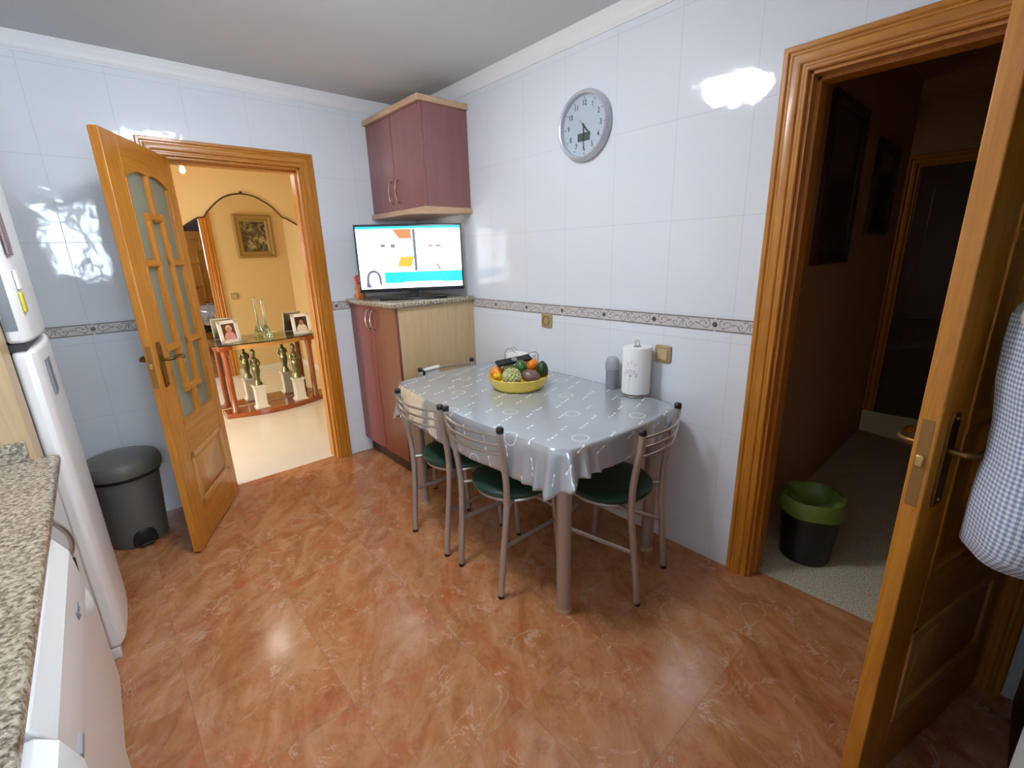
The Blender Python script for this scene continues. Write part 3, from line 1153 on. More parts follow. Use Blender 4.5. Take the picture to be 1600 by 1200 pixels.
b = MB()
b.box(.002, UX-.018, UY+.02, -.002, UZ0, UZ1)
b.build('body', M['dark'], uc)
b = MB()
b.box(UX-.018, UX, UY+.0195, -.002, UZ0, UZ1)
b.build('side_panel', M['plum'], uc, bevel=.002)
for i, (x0, x1) in enumerate(((.004, .350), (.357, UX))):
    b = MB()
    b.box(x0, x1, UY, UY+.018, UZ0+.002, UZ1-.002)
    d = b.build('door', M['plum'], uc, bevel=.003)
    b = MB()
    bow(b, .312 if i == 0 else .396, UY, 1.79, 1.925)
    b.build('handle', plain('copper_tinted_metal', (150, 116, 112), .35, .7), d)
b = MB()
b.box(.001, UX+.018, UY-.022, -.001, UZ1, UZ1+.034)
b.build('top_board', M['beechx'], uc, bevel=.005)
b = MB()
b.box(.001, UX+.014, UY-.016, -.001, UZ0-.034, UZ0)
b.build('bottom_board', M['beechx'], uc, bevel=.005)

# base cabinet
BX, BY, BZ0, BZ1 = .676, -.605, .111, 1.141
bc = thing('base_cabinet', 'tall base cabinet with plum doors and a beech side under the television', 'base cabinet', (.338, -.3, 0))
b = MB()
b.box(.002, BX-.018, BY+.02, -.002, BZ0, BZ1)
b.build('body', M['beech'], bc)
b = MB()
b.box(BX-.018, BX, BY+.019, -.002, BZ0, BZ1)
b.build('side_panel', M['beech'], bc, bevel=.001)
for i, (x0, x1) in enumerate(((.004, .346), (.353, BX))):
    b = MB()
    b.box(x0, x1, BY, BY+.018, BZ0+.002, BZ1-.002)
    d = b.build('door', M['plumb'], bc, bevel=.003)
    b = MB()
    bow(b, .315 if i == 0 else .385, BY, .985, 1.115, .032)
    b.build('handle', M['chrome'], d)
b = MB()
b.box(.002, BX-.03, BY+.05, -.01, 0, BZ0)
b.build('plinth', M['dark'], bc)
b = MB()
b.box(.001, BX+.026, BY-.03, -.001, BZ1, BZ1+.034)
o = b.build('worktop', M['granite'], bc, bevel=.015, seg=4)

# television
WTOP = BZ1+.034
tl = Vector((.305, -.645, 0))
tr = Vector((.655, -.055, 0))
tc = (tl+tr)/2
dv = tr-tl
TW = dv.length
TVH = .425
tv = thing('television', 'flat screen television turned diagonally on the granite top of the cabinet', 'television', (tc.x, tc.y, WTOP), math.atan2(dv.y, dv.x))
# local: x along screen left to right, y = depth (front at -y), z up from worktop
zb = .052
b = MB()
b.box(-TW/2, TW/2, -.012, .012, zb, zb+TVH)
b.box(-TW*.36, TW*.36, .01, .045, zb+.04, zb+TVH*.75)
b.build('casing', M['tvblack'], tv, local=True, bevel=.004)
b = MB()
b.box(-.03, .03, .0, .02, .01, zb+.05)
b.prism([(-.2, .07, 0), (-.22, -.06, 0), (-.1, -.085, 0), (.1, -.085, 0), (.22, -.06, 0), (.2, .07, 0)], (0, 0, .012))
b.build('stand', M['tvblack'], tv, local=True, bevel=.003)
SW, SH = TW-.022, TVH-.035
b = MB()


def patch(x0, x1, z0, z1, mi, lift=.0):
    b.mi = mi
    X = lambda t: -SW/2+SW*t
    Z = lambda t: zb+.022+SH*t
    y = -.0125-lift
    b.quad((X(x0), y, Z(z0)), (X(x1), y, Z(z0)), (X(x1), y, Z(z1)), (X(x0), y, Z(z1)))


def poly(pts, mi, lift):
    b.mi = mi
    vs = [b.bm.verts.new((-SW/2+SW*x, -.0125-lift, zb+.022+SH*z)) for x, z in pts]
    b.bm.faces.new(vs).material_index = mi


patch(0, 1, 0, 1, 0)
patch(0, 1, .962, 1, 1, .0002)
patch(.0, .0, 0, 0, 0, 0) if False else None
patch(.533, .56, .28, .955, 4, .0003)
poly([(.345, .955), (.522, .955), (.52, .80), (.40, .805)], 2, .0004)
poly([(.40, .51), (.535, .52), (.5, .34), (.37, .36)], 3, .0004)
patch(.235, 1, .085, .265, 1, .0003)
patch(.42, .8, .062, .1, 0, .0005)
# presenter's hair as an arch
arc = [(.13+.072*math.cos(PI*k/10), .155+.155*math.sin(PI*k/10)) for k in range(11)]
arc2 = [(.13+.048*math.cos(PI*k/10), .155+.115*math.sin(PI*k/10)) for k in range(10, -1, -1)]
poly([(.2, .03)]+arc+[(.05, .03), (.105, .02), (.082, .1)]+arc2+[(.178, .1)], 4, .0004)
for (x, z, w, h) in ((.22, .67, .045, .05), (.315, .66, .045, .06)):
    patch(x, x+w, z, z+h, 5, .0004)
patch(.37, .48, .685, .695, 5, .0004)
patch(.68, .72, .66, .7, 6, .0004)
patch(.75, .8, .66, .7, 6, .0004)
patch(.8, .87, .678, .686, 6, .0004)
poly([(.74, .4), (.765, .38), (.80, .28), (.77, .28)], 7, .0004)
E_ = 1.0
scr = [emis('screen_white', (255, 255, 255), 1.6), emis('screen_cyan', (0, 190, 215), .95), emis('screen_orange', (228, 140, 70), .62), emis('screen_yellow', (250, 190, 40), .68), emis('screen_grey', (120, 122, 146), .55), emis('screen_pale_grey', (160, 160, 168), .5), emis('screen_pink', (225, 150, 210), .5), emis('screen_tan', (214, 180, 150), .5)]
b.build('screen', scr, tv, local=True, smooth=False)

# little ornament at the television's left
ox, oy = .14, -.575
t = thing('ornament', 'small red and orange ornament standing at the left edge of the television', 'ornament', (ox, oy, WTOP))
b = MB()
b.lathe([(.03, 0), (.034, .01), (.03, .035), (.032, .06), (.028, .085), (.02, .1)], (ox, oy, WTOP), 20)
for s in (-1, 1):
    b.sphere((ox+s*.02, oy-.02, WTOP+.02), .016, u=12, v=8)
    b.sphere((ox+s*.024, oy-.014, WTOP+.065), .013, u=12, v=8)
b.build('body', plain('orange_glaze', (190, 110, 62), .4, var=.3), t)
b = MB()
b.sphere((ox, oy, WTOP+.118), .026, (1, 1, .95), 16, 10)
b.lathe([(.03, .135), (.026, .15), (.012, .16), (.001, .163)], (ox, oy, WTOP), 16)
b.build('head', plain('red_glaze', (196, 58, 52), .4, var=.2), t)

# wall clock
CC = Vector((1.664, 0, 2.036))
CR = .157
ck = thing('wall_clock', 'round silver rimmed wall clock with a pale dial and small display', 'clock', (CC.x, -.001, CC.z-CR))


def ringsY(mb, prof, n=64):
    rs = []
    for r, d in prof:
        rs.append([(CC.x+r*math.cos(2*PI*k/n), -d, CC.z+r*math.sin(2*PI*k/n)) for k in range(n)])
    mb.rings(rs)


b = MB()
ringsY(b, [(CR*.93, .001), (CR, .006), (CR, .02), (CR*.97, .034), (CR*.92, .04), (CR*.875, .036), (CR*.855, .02), (CR*.855, .014)])
b.build('rim', M['clockrim'], ck)
b = MB()
ringsY(b, [(CR*.86, .012), (CR*.86, .0145)])
b.build('dial', M['clockface'], ck)
b = MB()
RX90 = Matrix.Rotation(PI/2, 4, 'X')
for h in range(1, 13):
    a = PI/2-h*PI/6
    if h == 5:
        pass
    p = (CC.x+.1*math.cos(a), -.0155, CC.z+.1*math.sin(a))
    text_mesh(b, str(h), .033, Matrix.Translation(p) @ RX90 @ Matrix.Diagonal((.85, 1.05, 1, 1)))
    for j in range(5):
        aa = a+j*PI/30
        r0, r1, w = (.117, .128, .0018) if j == 0 else (.124, .128, .0005)
        d = Vector((math.cos(aa), 0, math.sin(aa)))
        n = Vector((-d.z, 0, d.x))
        c = Vector((CC.x, -.0152, CC.z))
        b.quad(c+d*r0-n*w, c+d*r1-n*w, c+d*r1+n*w, c+d*r0+n*w)
b.build('numerals', M['ink'], ck, smooth=False)
b = MB()
b.box(CC.x-.04, CC.x+.036, -.017, -.0145, CC.z-.066, CC.z-.03)
b.build('display', M['lcd'], ck, bevel=.001)


def hand(nm, ang, L, w, tail, off, mat):
    d = Vector((math.sin(ang), 0, math.cos(ang)))
    n = Vector((d.z, 0, -d.x))
    c = Vector((CC.x, -off, CC.z))
    b = MB()
    b.prism([c-d*tail-n*w, c-d*tail+n*w, c+d*L+n*w*.5, c+d*L-n*w*.5], (0, -.0012, 0))
    b.build(nm, mat, ck, smooth=False)


hand('hour_hand', math.radians(137), .062, .0042, .012, .019, M['ink'])
hand('minute_hand', math.radians(180), .1, .0032, .012, .021, M['ink'])
hand('second_hand', math.radians(-38), .036, .001, .0, .023, M['ink'])
b = MB()
ringsY(b, [(CR*.856, .029), (CR*.856, .031)])
b.build('cover_glass', thin_glass('clock_glass', ior=1.3), ck)

# ------------------------------------------------------------------ table
TC = Vector((1.624, -.437, 0))
TR_ = math.radians(-2.2)
THX, THY, TRAD, TZ = .648, .368, .055, .762


def outline(n=200, off=0.0):
    """rounded, slightly bowed rectangle; returns (point, normal) list, anticlockwise"""
    pts = []
    base = []
    cs = [(THX-TRAD, -THY+TRAD, -PI/2), (THX-TRAD, THY-TRAD, 0), (-THX+TRAD, THY-TRAD, PI/2), (-THX+TRAD, -THY+TRAD, PI)]
    for i, (cx, cy, a0) in enumerate(cs):
        for k in range(13):
            a = a0+PI/2*k/12
            base.append(Vector((cx+TRAD*math.cos(a), cy+TRAD*math.sin(a), 0)))
    # bow the sides
    out = []
    for p in base:
        out.append(p)
    dense = []
    m = len(out)
    per = [0]
    for i in range(m):
        per.append(per[-1]+(out[(i+1) % m]-out[i]).length)
    L = per[-1]
    j = 0
    for k in range(n):
        s = L*k/n
        while per[j+1] < s:
            j += 1
        t = (s-per[j])/(per[j+1]-per[j])
        dense.append(out[j].lerp(out[(j+1) % m], t))
    res = []
    for p in dense:
        bx = .03*(1-(p.y/THY)**2)*(p.x/THX)
        by = .048*(1-(p.x/THX)**2)*(p.y/THY)
        res.append(Vector((p.x+bx, p.y+by, 0)))
    fin = []
    for k in range(n):
        t = (res[(k+1) % n]-res[k-1]).normalized()
        nn = Vector((t.y, -t.x, 0))
        fin.append((res[k]+nn*off, nn))
    return fin


tb = thing('dining_table', 'dining table on round silver legs, hidden under a silvery plastic cloth', 'table', (TC.x, TC.y, 0), TR_)
b = MB()
ol = outline(120)
b.prism([(p.x, p.y, TZ-.028) for p, n in ol], (0, 0, .026))
b.build('tabletop', M['beech'], tb, local=True)
inv = Matrix.Rotation(-TR_, 3, 'Z')
for wx, wy in ((2.203, -.758), (1.035, -.715), (1.05, -.125), (2.215, -.155)):
    p = inv @ (Vector((wx, wy, 0))-TC)
    b = MB()
    b.lathe([(.029, .0), (.03, .012), (.03, .7), (.036, .705), (.036, TZ-.028)], (p.x, p.y, 0), 24)
    lg = b.build('leg', M['tube'], tb, local=True)
    b = MB()
    b.lathe([(.0305, 0.0), (.0315, .003), (.0315, .02), (.0302, .022)], (p.x, p.y, 0), 24)
    b.build('foot_cap', M['almond2'], lg, local=True)

# tablecloth
NO = 480
ol = outline(NO, .003)
HX_, HY_ = THX, THY
b = MB()
uvl = b.bm.loops.layers.uv.new('UVMap')
flat = {}
rows = []
for f in (0.0001, .35, .7, .9, .98):
    r = []
    for p, n in ol:
        v = b.bm.verts.new((p.x*f, p.y*f, TZ+.002))
        flat[v] = (p.x*f, p.y*f)
        r.append(v)
    rows.append(r)
HALFX, HALFY = THX+.235, THY+.24
ND = 14


def hang(p, n, k):
    """how far the cloth hangs below the edge at this outline point"""
    # distance along n to the boundary of the flat rectangular cloth
    d = 9
    if abs(n.x) > 1e-4:
        d = min(d, (math.copysign(HALFX, n.x)-p.x)/n.x)
    if abs(n.y) > 1e-4:
        d = min(d, (math.copysign(HALFY, n.y)-p.y)/n.y)
    return d


cl = []
for k, (p, n) in enumerate(ol):
    d = hang(p, n, k)
    cornering = min(1, abs(n.x*n.y)*2.2)
    if n.y > .8:            # wall side: cloth pinched against the tiles
        d = .06
    if n.x > .7:
        d = min(d, .115)
    if n.x < -.7:
        d = min(d, .2)
    if n.y < -.8:
        d = min(d, .175)
    if n.x > .25 and n.y < -.25:
        d = min(d, .30)
    if n.x < -.25 and n.y < -.25:
        d = min(d, .40)
    if n.y > .2 and cornering > .2:
        d = min(d, .14)
    cl.append(d)
cl = [sum(cl[(k+j) % NO] for j in range(-4, 5))/9 for k in range(NO)]
per = 0
acc = []
for k in range(NO):
    acc.append(per)
    per += (ol[(k+1) % NO][0]-ol[k][0]).length
for j in range(ND+1):
    t = j/ND
    r = []
    for k, (p, n) in enumerate(ol):
        d = cl[k]*t
        s = acc[k]
        corner = min(1., abs(n.x*n.y)*2.4)
        near = 0
        for m in range(-33, 34, 3):
            q = ol[(k+m) % NO][1]
            near = max(near, min(1, abs(q.x*q.y)*2.4)*(1-abs(m)/36))
        wave = (.16+.84*(.5+.5*math.sin(s*98+.6))**1.5)*.055*near**2.2 + (.5+.5*math.sin(s*21+1.3))*.010*(1-near) + (.5+.5*math.sin(s*7.7+.4))*.006
        if n.y > .6:
            wave *= .05
        outw = .004+wave*t**1.2+.004*math.sin(min(1, t*4)*PI/2)
        edge = .008
        z = TZ+.002-d
        if j == 0:
            z = TZ+.002
            outw = 0
        if j == 1:
            z = min(z, TZ-.004)
        wv = p+n*outw
        if True:
            ww = Matrix.Rotation(TR_, 3, 'Z') @ wv + TC
            if ww.y > -.006:   # stay in front of the tiles
                ww.y = -.006
                wv = inv @ (ww-TC)
        v = b.bm.verts.new((wv.x, wv.y, z))
        flat[v] = (p.x+n.x*d, p.y+n.y*d)
        r.append(v)
    rows.append(r)
for a, c in zip(rows, rows[1:]):
    for i in range(NO):
        j = (i+1) % NO
        b.bm.faces.new((a[i], a[j], c[j], c[i]))
b.bm.faces.new(rows[0])
for f in b.bm.faces:
    for l in f.loops:
        l[uvl].uv = flat[l.vert]


def cloth_mat():
    m = N('silver_vinyl_cloth')
    uv = m.node('ShaderNodeTexCoord').outputs['UV']
    sp = m.node('ShaderNodeSeparateXYZ')
    m.t.links.new(uv, sp.inputs[0])
    x, y = sp.outputs[0], sp.outputs[1]

    def mask(px, py, ox, oy, kind):
        fx = m.math('SUBTRACT', m.math('FRACT', m.math('DIVIDE', m.math('ADD', x, ox), px)), .5)
        fy = m.math('SUBTRACT', m.math('FRACT', m.math('DIVIDE', m.math('ADD', y, oy), py)), .5)
        dx, dy = m.math('MULTIPLY', fx, px), m.math('MULTIPLY', fy, py)
        if kind == 'ring':
            r = m.math('SQRT', m.math('ADD', m.math('MULTIPLY', dx, dx), m.math('MULTIPLY', dy, dy)))
            return m.math('LESS_THAN', m.math('ABSOLUTE', m.math('SUBTRACT', r, .032)), .0028)
        if kind == 'dot':
            r = m.math('SQRT', m.math('ADD', m.math('MULTIPLY', dx, dx), m.math('MULTIPLY', dy, dy)))
            return m.math('LESS_THAN', r, .0075)
        # dumb-bell dash: two blobs joined by a thin line
        ca, sa = math.cos(1.88), math.sin(1.88)
        u = m.math('ADD', m.math('MULTIPLY', dx, ca), m.math('MULTIPLY', dy, sa))
        w = m.math('ADD', m.math('MULTIPLY', dx, -sa), m.math('MULTIPLY', dy, ca))
        q = m.math('SUBTRACT', m.math('ABSOLUTE', u), .017)
        blob = m.math('LESS_THAN', m.math('SQRT', m.math('ADD', m.math('MULTIPLY', q, q), m.math('MULTIPLY', m.math('MULTIPLY', w, w), 3))), .0075)
        bar = m.math('MULTIPLY', m.math('LESS_THAN', q, 0), m.math('LESS_THAN', m.math('ABSOLUTE', w), .0013))
        return m.math('MAXIMUM', blob, bar)
    ring = m.math('MULTIPLY', m.math('MAXIMUM', mask(.42, .36, .02, .05, 'ring'), mask(.42, .36, .23, .23, 'ring')), .55)
    dash = m.math('MAXIMUM', mask(.14, .18, .1, .02, 'dash'), mask(.21, .18, .03, .11, 'dash'))
    dot = m.math('MULTIPLY', mask(.28, .18, .16, .06, 'dot'), .5)
    pat = m.math('MAXIMUM', m.math('MAXIMUM', ring, dash), dot)
    nz = m.noise(m.coords('Object'), 5, 3)
    m.set('Base Color', m.mix(pat, m.mix(nz, lin((180, 186, 192)), lin((192, 197, 203))), lin((246, 248, 250))))
    m.set('Metallic', m.math('MULTIPLY', m.math('SUBTRACT', 1, pat), .45))
    m.set('Roughness', .17)
    h = m.math('ADD', m.math('MULTIPLY', pat, .6), m.math('MULTIPLY', m.noise(m.coords('Object'), 22, 2), .5))
    m.bump(h, .12, .004)
    return m.m


tcl = b.build('tablecloth', cloth_mat(), None, origin=False, solid=.0012, ang=60)
tcl.location = (TC.x, TC.y, 0)
tcl.rotation_euler = (0, 0, TR_)
tag(tcl, 'shiny silver plastic tablecloth with white rings and dashes draped over the table', 'tablecloth')
CTOP = TZ+.0032


# ------------------------------------------------------------------ chairs
def make_chair(label, loc, rz):
    t = thing('dining_chair', label, 'chair', loc, rz, 'green seated tube chairs around the table')
    for s in (-1, 1):
        b = MB()
        pts = []
        ctl = [(.15, -.205, .004), (.152, -.195, .12), (.156, -.178, .28), (.163, -.168, .42), (.172, -.172, .54), (.18, -.19, .66), (.187, -.205, .735), (.188, -.208, .79)]
        for i in range(len(ctl)-1):
            p0, p1, p2, p3 = [Vector(ctl[q]) for q in (max(i-1, 0), i, i+1, min(i+2, len(ctl)-1))]
            for q in range(4):
                u = q/4
                pts.append(.5*(2*p1+(p2-p0)*u+(2*p0-5*p1+4*p2-p3)*u*u+(3*p1-p0-3*p2+p3)*u**3))
        pts.append(Vector(ctl[-1]))
        b.tube([(s*p.x, p.y, p.z) for p in pts], .0142, 14)
        lg = b.build('rear_post', M['tube'], t, local=True)
        b = MB()
        b.lathe([(.0145, .785), (.0155, .79), (.0155, .802), (.011, .808), (.001, .809)], (s*.188, -.208, 0), 16)
        b.build('end_cap', M['black'], lg, local=True)
        b = MB()
        b.lathe([(.0145, 0), (.0145, .014), (.0135, .016)], (s*.15, -.205, 0), 14)
        b.build('foot', M['black'], lg, local=True)
        b = MB()
        b.tube([(s*.148, .165, .004), (s*.142, .15, .2), (s*.135, .135, .425)], .0115, 12)
        lg = b.build('front_leg', M['tube'], t, local=True)
        b = MB()
        b.lathe([(.013, 0), (.013, .014), (.012, .016)], (s*.148, .165, 0), 14)
        b.build('foot', M['black'], lg, local=True)
        b = MB()
        b.tube([(s*.157, -.182, .245), (s*.142, .153, .235)], .0115, 8, flat=(1, .35))
        b.build('stretcher', M['tube'], t, local=True)
    for z, hw, y0 in ((.772, .1875, -.208), (.732, .187, -.205), (.69, .183, -.197)):
        b = MB()
        pts = [(-hw+2*hw*k/16, y0-.05*math.sin(PI*k/16)**.8 if 0 < k < 16 else y0, z) for k in range(17)]
        b.tube(pts, .0052, 10)
        b.build('back_bar', M['chrome'], t, local=True)
    b = MB()
    b.tube([(-.14, .145, .3), (.14, .145, .3)], .009, 8, flat=(1, .4))
    b.build('front_stretcher', M['tube'], t, local=True)
    b = MB()
    b.tube([(.17*math.cos(2*PI*k/32), .01+.165*math.sin(2*PI*k/32), .427) for k in range(32)], .009, 8, closed=True)
    for s in (-1, 1):
        b.tube([(s*.163, -.168, .43), (s*.13, -.1, .428)], .008, 8)
    b.build('seat_frame', M['tube'], t, local=True)
    b = MB()
    b.lathe([(.001, .436), (.175, .436), (.189, .442), (.193, .452), (.19, .463), (.178, .472), (.14, .477), (.001, .479)], (0, .01, 0), 44, 1.0, .97)
    b.build('seat', M['green'], t, local=True)
    return t


c0 = make_chair('green seated tube chair at the long side of the table, beside the plum cabinet', (1.399, -.702, 0), 0.02)
dup(c0, (1.818, -.694, 0), -.01, 'green seated tube chair at the long side of the table, nearest the near table leg')
dup(c0, (2.168, -.400, 0), math.radians(90+10), 'green seated tube chair at the right end of the table, nearest the dark passage')
dup(c0, (1.128, -.42, 0), math.radians(-90-2), 'green seated chair at the far table end with a white towel on its back')

# white cloth over the far chair's back bar
t = thing('tea_towel', 'white tea towel folded over the back bar of the far chair', 'towel', (.915, -.50, .68))
b = MB()
for dy, w in ((0, .0),):
    rows_ = []
    for k in range(13):
        s = -1+2*k/12
        # inverted U over the bar
        a = PI*k/12
        r = []
        for j in range(9):
            y = -.565+.135*j/8
            yy = (y+.42)
            bx = .904-.0-.05*math.sin(PI*max(0, min(1, (y+.616)/.394)))**.8
            if k < 4:
                x, z = bx-.012, .685+.087*k/4+.004*math.sin(j*1.4)
            elif k > 8:
                x, z = bx+.012, .685+.087*(12-k)/4+.004*math.sin(j*1.1+1)
            else:
                aa = PI*(k-4)/4
                x, z = bx-.012*math.cos(aa), .772+.014*math.sin(aa)
            r.append((x+.0015*math.sin(j*2+k), y, z))
        rows_.append(r)
    b.rings(rows_, closed=False, cap=False)
b.build('towel_sheet', M['cloth_white'], t, solid=.004)
b = MB()
b.tube([(.893, -.592, .768), (.889, -.564, .768)], .018, 12)
b.build('dark_binding', plain('navy_binding', (30, 32, 48), .7), t)

# ------------------------------------------------------------------ things on the table
# yellow bowl
BC = Vector((1.535, -.375, CTOP))
b = MB()
b.lathe([(.001, .0), (.122, .0), (.130, .005), (.147, .035), (.156, .064), (.160, .068), (.162, .065), (.159, .058), (.150, .032), (.133, .009), (.119, .0065), (.001, .006)], BC, 56)
tag(b.build('fruit_bowl', M['yellow']), 'shallow yellow plastic fruit bowl on the silver tablecloth', 'bowl')


def fruit(name, label, cat, px, depth, r, sc, mat, rot=(0, 0, 0), stem=None, z=None):
    """depth: metres towards the viewpoint from the bowl's middle"""
    hd = Vector((BC.x-CAM.x, BC.y-CAM.y, 0)).normalized()
    P0 = BC-hd*depth
    d = _F + _R*((px[0]-800)/CF) - _U*((px[1]-600)/CF)
    p = CAM+d*((P0-CAM).dot(hd)/d.dot(hd))
    R4 = Euler(rot).to_matrix().to_4x4()
    t = thing(name, label, cat, p-Vector((0, 0, r*sc[2])))
    return t, p, R4


def simple_fruit(name, label, cat, px, depth, r, sc, mat, rot=(0, 0, 0), taper=0, stem=True):
    t, p, R4 = fruit(name, label, cat, px, depth, r, sc, mat, rot)
    b = MB()
    prof = []
    for k in range(17):
        a = -PI/2+PI*k/16
        rr = math.cos(a)
        zz = math.sin(a)
        rr *= 1-taper*(zz+1)/2*.55
        prof.append((rr*r, zz*r))
    T = R4 @ Matrix.Diagonal((sc[0], sc[1], sc[2], 1))
    b.lathe(prof, p, 28, mat=T)
    b.build('flesh', mat, t)
    if stem:
        b = MB()
        tip = R4 @ Vector((0, 0, r*sc[2]))
        b.tube([p+tip*.96, p+tip*1.06], .004, 8)
        b.build('stem', M['dark'], t)
    return t


orange = plain('orange_peel', (232, 128, 30), .45, var=.08, scale=60, bump=.4)
avo = plain('avocado_skin', (34, 62, 34), .35, var=.3, scale=50, bump=.6)
avog = plain('green_avocado_skin', (62, 100, 40), .3, var=.15, scale=40, bump=.3)
brown = plain('purple_brown_skin', (116, 92, 84), .3, var=.12, scale=20)
lemon = plain('yellow_peel', (240, 190, 30), .4, var=.06, scale=50, bump=.3)


def custard(label, px, depth, r):
    t, p, R4 = fruit('custard_apple', label, 'custard apple', px, depth, r, (1, 1, .92), None)
    b = MB()
    b.sphere(p, r*.95, (1, 1, .92), 28, 18)
    n = 95
    for i in range(n):
        zz = 1-2*(i+.5)/n
        a = i*2.39996
        q = math.sqrt(1-zz*zz)
        c = p+Vector((q*math.cos(a)*r*.93, q*math.sin(a)*r*.93, zz*r*.86))
        b.sphere(c, r*.185, u=10, v=7)
    b.build('skin', plain('custard_apple_skin', (178, 180, 122), .45, var=.2, scale=60), t)
    b = MB()
    b.tube([p+Vector((0, 0, r*.86)), p+Vector((.003, 0, r*1.08))], .005, 8)
    b.build('stem', M['dark'], t)


custard('knobbly green custard apple at the front of the bowl', (800, 589), .075, .047)
custard('smaller custard apple behind the front one, under the remote control', (796, 579), -.01, .036)
simple_fruit('avocado', 'dark green avocado standing at the right edge of the bowl', 'avocado', (847, 577), .0, .036, (1, 1, 1.25), avo, (.1, .15, 0), .35)
simple_fruit('avocado', 'round green avocado on top of the fruit in the middle of the bowl', 'avocado', (814, 573), .03, .034, (1, 1, 1.08), avog, (.2, -.1, 0), .15)
simple_fruit('mango', 'purple brown mango at the front right of the bowl', 'mango', (829, 588), .06, .04, (1.28, .9, .85), brown, (0, .2, .7), 0)
simple_fruit('orange', 'orange at the left of the bowl, below the end of the remote control', 'orange', (777, 582), .0, .036, (1, 1, .95), orange)
simple_fruit('orange', 'orange at the back right of the bowl beside the dark avocado', 'orange', (831, 570), -.05, .036, (1, 1, .95), orange)
simple_fruit('lemon', 'yellow lemon at the front left of the bowl', 'lemon', (778, 589), .05, .025, (.9, .9, 1.25), lemon, (.6, .5, 0), .0)
# remote control
p0 = at(775, 573, 'z', CTOP+.1)
hd = Vector((BC.x-CAM.x, BC.y-CAM.y, 0)).normalized()


def onbowl(u, v, depth):
    P0 = BC-hd*depth
    d = _F + _R*((u-800)/CF) - _U*((v-600)/CF)
    return CAM+d*((P0-CAM).dot(hd)/d.dot(hd))


ra, rb_ = onbowl(776, 569, .035), onbowl(829, 558, -.055)
ax = (rb_-ra)
rl = ax.length
X = ax.normalized()
up = Vector((0, 0, 1)) - hd*.55
Z = (up-X*up.dot(X)).normalized()
Y = Z.cross(X)
RM = Matrix(((X.x, Y.x, Z.x, ra.x), (X.y, Y.y, Z.y, ra.y), (X.z, Y.z, Z.z, ra.z), (0, 0, 0, 1)))
t = thing('remote_control', 'black remote control lying across the top of the fruit', 'remote control', ra)
b = MB()
b.box(0, rl, -.022, .022, -.008, .008, RM)
b.build('casing', M['black'], t, bevel=.005, seg=3)
RUB = plain('charcoal_rubber', (62, 62, 66), .6)
for i in range(9):
    for j in range(3):
        if not 3 <= i <= 5:
            q = MB()
            q.box(.018+i*.017, .026+i*.017, -.016+j*.012, -.009+j*.012, .0078, .0098, RM)
            q.build('button', RUB, t)
b = MB()
b.lathe([(.015, .0075), (.015, .0105), (.008, .0115), (.001, .0115)], (0, 0, 0), 20, mat=RM @ Matrix.Translation((rl*.5, 0, 0)))
b.build('pad', plain('silver_pad', (130, 140, 140), .4), t)

# napkin holder with napkins behind the bowl
NX, NY = 1.27, -.105
t = thing('napkin_holder', 'wire napkin holder with a stack of white paper napkins behind the fruit bowl', 'napkin holder', (NX, NY, CTOP))
b = MB()
b.prism([(NX-.09, NY-.05, CTOP+.008), (NX+.09, NY-.05, CTOP+.008), (NX+.09, NY+.05, CTOP+.008), (NX-.09, NY+.05, CTOP+.008)], (0, 0, .0015))
rs = []
for i in range(17):
    z = CTOP+.01+i*.0055
    j = .0015*math.sin(i*2.3)
    rs.append([(NX-.085+j, NY-.045, z), (NX+.085+j, NY-.045, z+.0), (NX+.085+j, NY+.045, z), (NX-.085+j, NY+.045, z)])
b.rings(rs)
b.build('napkins', M['paper'], t, smooth=False)
b = MB()
for s in (-1, 1):
    x = NX+s*.094
    pts = [(x, NY-.05, CTOP+.005), (x, NY-.05, CTOP+.1), (x, NY-.03, CTOP+.118), (x, NY+.03, CTOP+.118), (x, NY+.05, CTOP+.1), (x, NY+.05, CTOP+.005)]
    b.tube(pts, .0028, 8)
b.tube([(NX-.094, NY, CTOP+.118), (NX-.05, NY-.01, CTOP+.1), (NX, NY-.012, CTOP+.094), (NX+.05, NY-.01, CTOP+.1), (NX+.094, NY, CTOP+.118)], .0028, 8)
b.tube([(NX-.094, NY-.05, CTOP+.004), (NX+.094, NY-.05, CTOP+.004), (NX+.094, NY+.05, CTOP+.004), (NX-.094, NY+.05, CTOP+.004)], .0028, 8, closed=True)
b.build('wire_frame', M['chrome'], t)

# grey flask
FX, FY = 1.908, -.062
t = thing('flask', 'grey flask with a domed lid standing left of the paper roll', 'flask', (FX, FY, CTOP))
b = MB()
b.lathe([(.031, 0), (.033, .003), (.033, .098), (.031, .1)], (FX, FY, CTOP), 32)
b.build('body', plain('dark_grey_plastic', (138, 142, 148), .35), t)
b = MB()
b.lathe([(.036, .1), (.0375, .104), (.0375, .125), (.034, .145), (.024, .16), (.01, .166), (.001, .167)], (FX, FY, CTOP), 32)
b.build('lid', M['greyplastic'], t)

# kitchen roll on wire holder
KX, KY = 2.062, -.082
t = thing('paper_towel_roll', 'white kitchen paper roll on a wire stand beside the light switch', 'paper roll', (KX, KY, CTOP))
b = MB()
b.lathe([(.02, .016), (.066, .016), (.067, .02), (.067, .236), (.065, .24), (.02, .24), (.02, .016)], (KX, KY, CTOP), 44, cap=False)
rl_ = b.build('roll', M['paper'], t)
b = MB()
# printed dandelion: radial strokes on the roll's surface
a0 = math.atan2(CAM.y-KY, CAM.x-KX)-.42


def onroll(du, z, k=.0676):
    a = a0+du/.067
    return Vector((KX+k*math.cos(a), KY+k*math.sin(a), CTOP+z))


